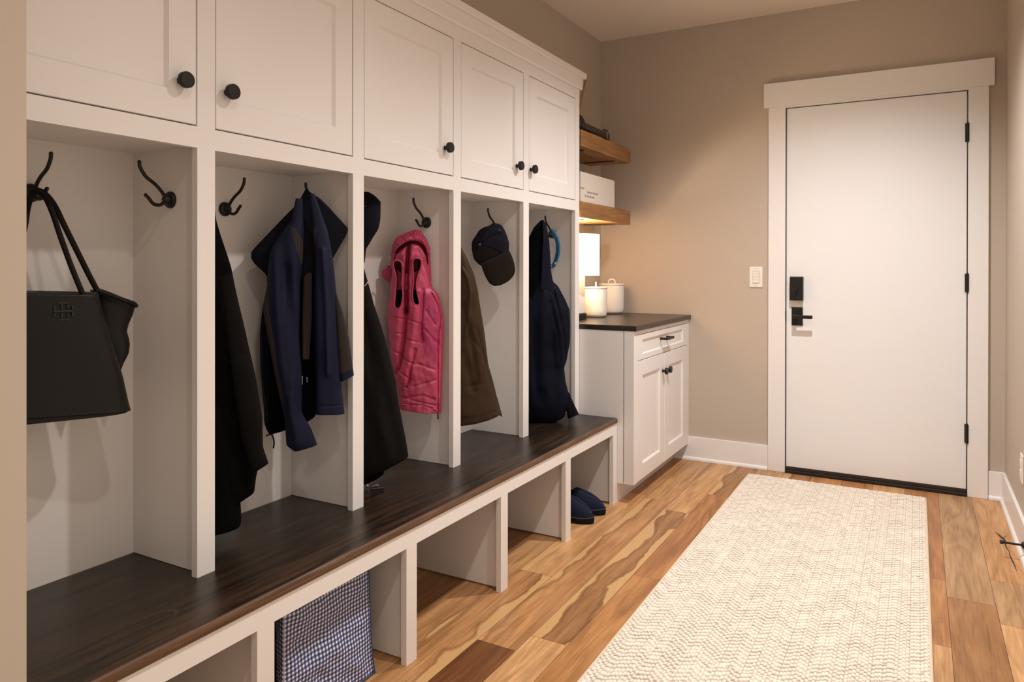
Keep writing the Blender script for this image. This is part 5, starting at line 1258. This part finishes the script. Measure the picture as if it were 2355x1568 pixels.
# ------------------------------------------------------------------ in the cubbies
def gingham_bag():
    t = thing('tote_bag', (-1.42, 1.41, 0), 'navy and white gingham shopping bag standing in the cubby below the bench', 'shopping bag')
    x1, x0, y0, y1, h = -1.3225, -1.50, 1.2600, 1.5660, 0.330
    nv, nu = 70, 64
    rnd = random.Random(3)
    def sheet(name, fn, n_u, n_v, mat):
        me = bpy.data.meshes.new(name); V = []; UV = []; F = []
        for j in range(n_v + 1):
            for i in range(n_u + 1):
                p, q = fn(i / n_u, j / n_v); V.append(tuple(Vector(p) - t.location)); UV.append(q)
        for j in range(n_v):
            for i in range(n_u):
                a = j * (n_u + 1) + i; F.append((a, a + 1, a + n_u + 2, a + n_u + 1))
        me.from_pydata(V, [], F); uvl = me.uv_layers.new(name='cloth')
        for l in me.loops: uvl.data[l.index].uv = UV[l.vertex_index]
        for p in me.polygons: p.use_smooth = True
        me.materials.append(mat)
        o = bpy.data.objects.new(name, me); COL.objects.link(o); o.parent = t
        md = o.modifiers.new('thickness', 'SOLIDIFY'); md.thickness = 0.0015
        return o
    def wr(u, v, s): return 0.011 * mnoise.noise(Vector((u * 2.6 + s, v * 4.5, s))) + 0.005 * mnoise.noise(Vector((u * 7 + v * 3, v * 9, s + 5)))
    def front(u, v):
        z = 0.002 + v * h; e = min(u, 1 - u); k = min(1, e * 8)
        fl = 0.010 * (1 - v) ** 6 * u ** 4
        return (x1 - 0.014 * v + wr(u, v, 1.3) * k + fl * 0.5 - 0.018 * (1 - u) ** 6 * (1 - v), y0 + u * (y1 - y0) + fl * 0.6, z), (u * (y1 - y0), z + 0.004 * mnoise.noise(Vector((u * 3, v * 3, 2))))
    def side(u, v, yy=y0, s=4.0, sg=-1):
        z = 0.002 + v * h
        return (x1 - 0.014 * v - u * 0.175 - 0.018 * (1 - v) * (1 - u), yy + (0.030 * math.sin(math.pi * min(1, u * 1.15)) + wr(u, v, s) * 0.6) * (-sg) * min(1, u * 5), z), (u * 0.175, z)
    def back(u, v): z = 0.002 + v * h; return (x1 - 0.189 - 0.014 * v, y0 + u * (y1 - y0), z), (u * 0.3, z)
    sheet('front_panel', front, 60, 66, GINGH)
    sheet('side_gusset', lambda u, v: side(u * 0.33, v), 14, 50, GINGH)
    sheet('black_side_panel', lambda u, v: side(0.33 + u * 0.67, v), 20, 50, BAGBK)
    sheet('side_gusset', lambda u, v: side(u, v, y1, 9.0, 1), 20, 50, GINGH)
    sheet('back_panel', back, 10, 10, GINGH)
    sheet('bottom_panel', lambda u, v: ((x1 - 0.004 - v * 0.18, y0 + 0.004 + u * (y1 - y0 - 0.008), 0.0025), (u * 0.3, v * 0.18)), 8, 8, BAGBK)
    obj('edge_binding', MB().tube([front(1, v)[0] for v in np.linspace(0, 1, 24)], 0.0022, 8, 2).tube([front(u, 0)[0][:2] + (0.0045,) for u in np.linspace(0, 1, 24)], 0.0020, 8, 2), BAGBL, t, smooth=True, label='blue edge binding')
    obj('edge_binding', MB().tube([front(0, v)[0] for v in np.linspace(0, 1, 24)], 0.0014, 8, 2), plain('white_binding', (0.5, 0.45, 0.42), 0.8), t, smooth=True)
gingham_bag()

def slipper(yc, xt, label, mirror):
    t = thing('slipper', (xt - 0.14, yc, 0), label, 'slipper', 'navy slippers in the last cubby')
    Lh = 0.275
    def width(u):
        return 0.0475 * (1 - abs(2 * u - 1) ** 3.2) ** 0.5 * (0.82 + 0.30 * math.exp(-((u - 0.72) / 0.28) ** 2)) + 0.0005
    def cyo(u): return mirror * 0.008 * math.sin(math.pi * u * 1.2)
    us = np.concatenate([np.linspace(0.0, 0.06, 7), np.linspace(0.08, 0.92, 44), np.linspace(0.935, 1.0, 10)])
    sole = MB(); rings = []
    for z, k in ((0.0005, 0.90), (0.004, 0.99), (0.020, 1.03), (0.0245, 1.0)):
        ring = []
        for u in us: ring.append((xt - Lh + u * Lh * 1.0 + (0.003 if z > 0.01 and u > .98 else 0), yc + cyo(u) - width(u) * k, z + 0.010 * max(0, u - 0.80) ** 1.3 * 2))
        for u in us[::-1]: ring.append((xt - Lh + u * Lh, yc + cyo(u) + width(u) * k, z + 0.010 * max(0, u - 0.80) ** 1.3 * 2))
        rings.append(ring)
    sole.grid(rings)
    obj('sole', sole, SLIPS, t, smooth='auto')
    up = MB(); R_ = []
    def height(u):
        if u < 0.46: return 0.078 + 0.022 * math.sin(math.pi * min(1, u / 0.46)) * 0.5 + 0.018 * (u / 0.46)
        f = (u - 0.46) / 0.54
        return 0.026 + 0.078 * (1 - f ** 1.6) ** 0.62
    for u in us:
        w = max(0.0008, width(u) * 0.97); h = height(u)
        ring = []
        for k in range(30):
            a = math.pi * k / 29
            c, s = math.cos(a), math.sin(a)
            zz = 0.022 + (h - 0.022) * abs(s) ** 0.75
            yy = w * math.copysign(abs(c) ** 0.80, c)
            if u < 0.46 and s > 0.80 and 0.04 < u:
                d = (s - 0.80) / 0.20
                zz = 0.022 + (h - 0.022) * 0.85 - (h - 0.045) * min(1, d * 2.2)
            ring.append((xt - Lh + u * Lh - 0.003, yc + cyo(u) + yy, zz))
        R_.append(ring)
    n = 30; i0 = 0
    for r in R_: up.v += r
    for a in range(len(R_) - 1):
        for k in range(n - 1): up.f.append((a * n + k, a * n + k + 1, (a + 1) * n + k + 1, (a + 1) * n + k))
    obj('upper', up, SLIP, t, smooth=True)
    # welt line and vamp seam
    wl = [(xt - Lh + u * Lh, yc + cyo(u) - width(u) * 1.0, 0.0265 + 0.020 * max(0, u - 0.80) ** 1.3) for u in us[3:]] + [(xt - Lh + u * Lh, yc + cyo(u) + width(u) * 1.0, 0.0265 + 0.020 * max(0, u - 0.80) ** 1.3) for u in us[::-1][:-3]]
    obj('welt', MB().tube(wl, 0.0026, 8, 1), SLIPW, t, smooth=True)
    sm_ = []
    for u in np.linspace(0.44, 0.955, 16):
        w = width(u) * 0.97; h = height(u); a = R(62)
        sm_.append((xt - Lh + u * Lh - 0.002, yc + cyo(u) + w * math.cos(a) ** 0.8 * (0.55 + 0.45 * (1 - u)), 0.0225 + (h - 0.022) * math.sin(R(72)) ** 0.75))
    sm2 = [(p[0], 2 * (yc + cyo((p[0] - xt + Lh) / Lh)) - p[1], p[2]) for p in sm_]
    obj('vamp_seam', MB().tube(sm_ + sm2[::-1], 0.0018, 8, 2), SLIPW, t, smooth=True)
    return t
slipper(2.968, -1.2450, 'navy suede slipper nearest the camera in the last cubby', 1)
slipper(3.090, -1.2430, 'navy suede slipper further back, beside the cubby end panel', -1)
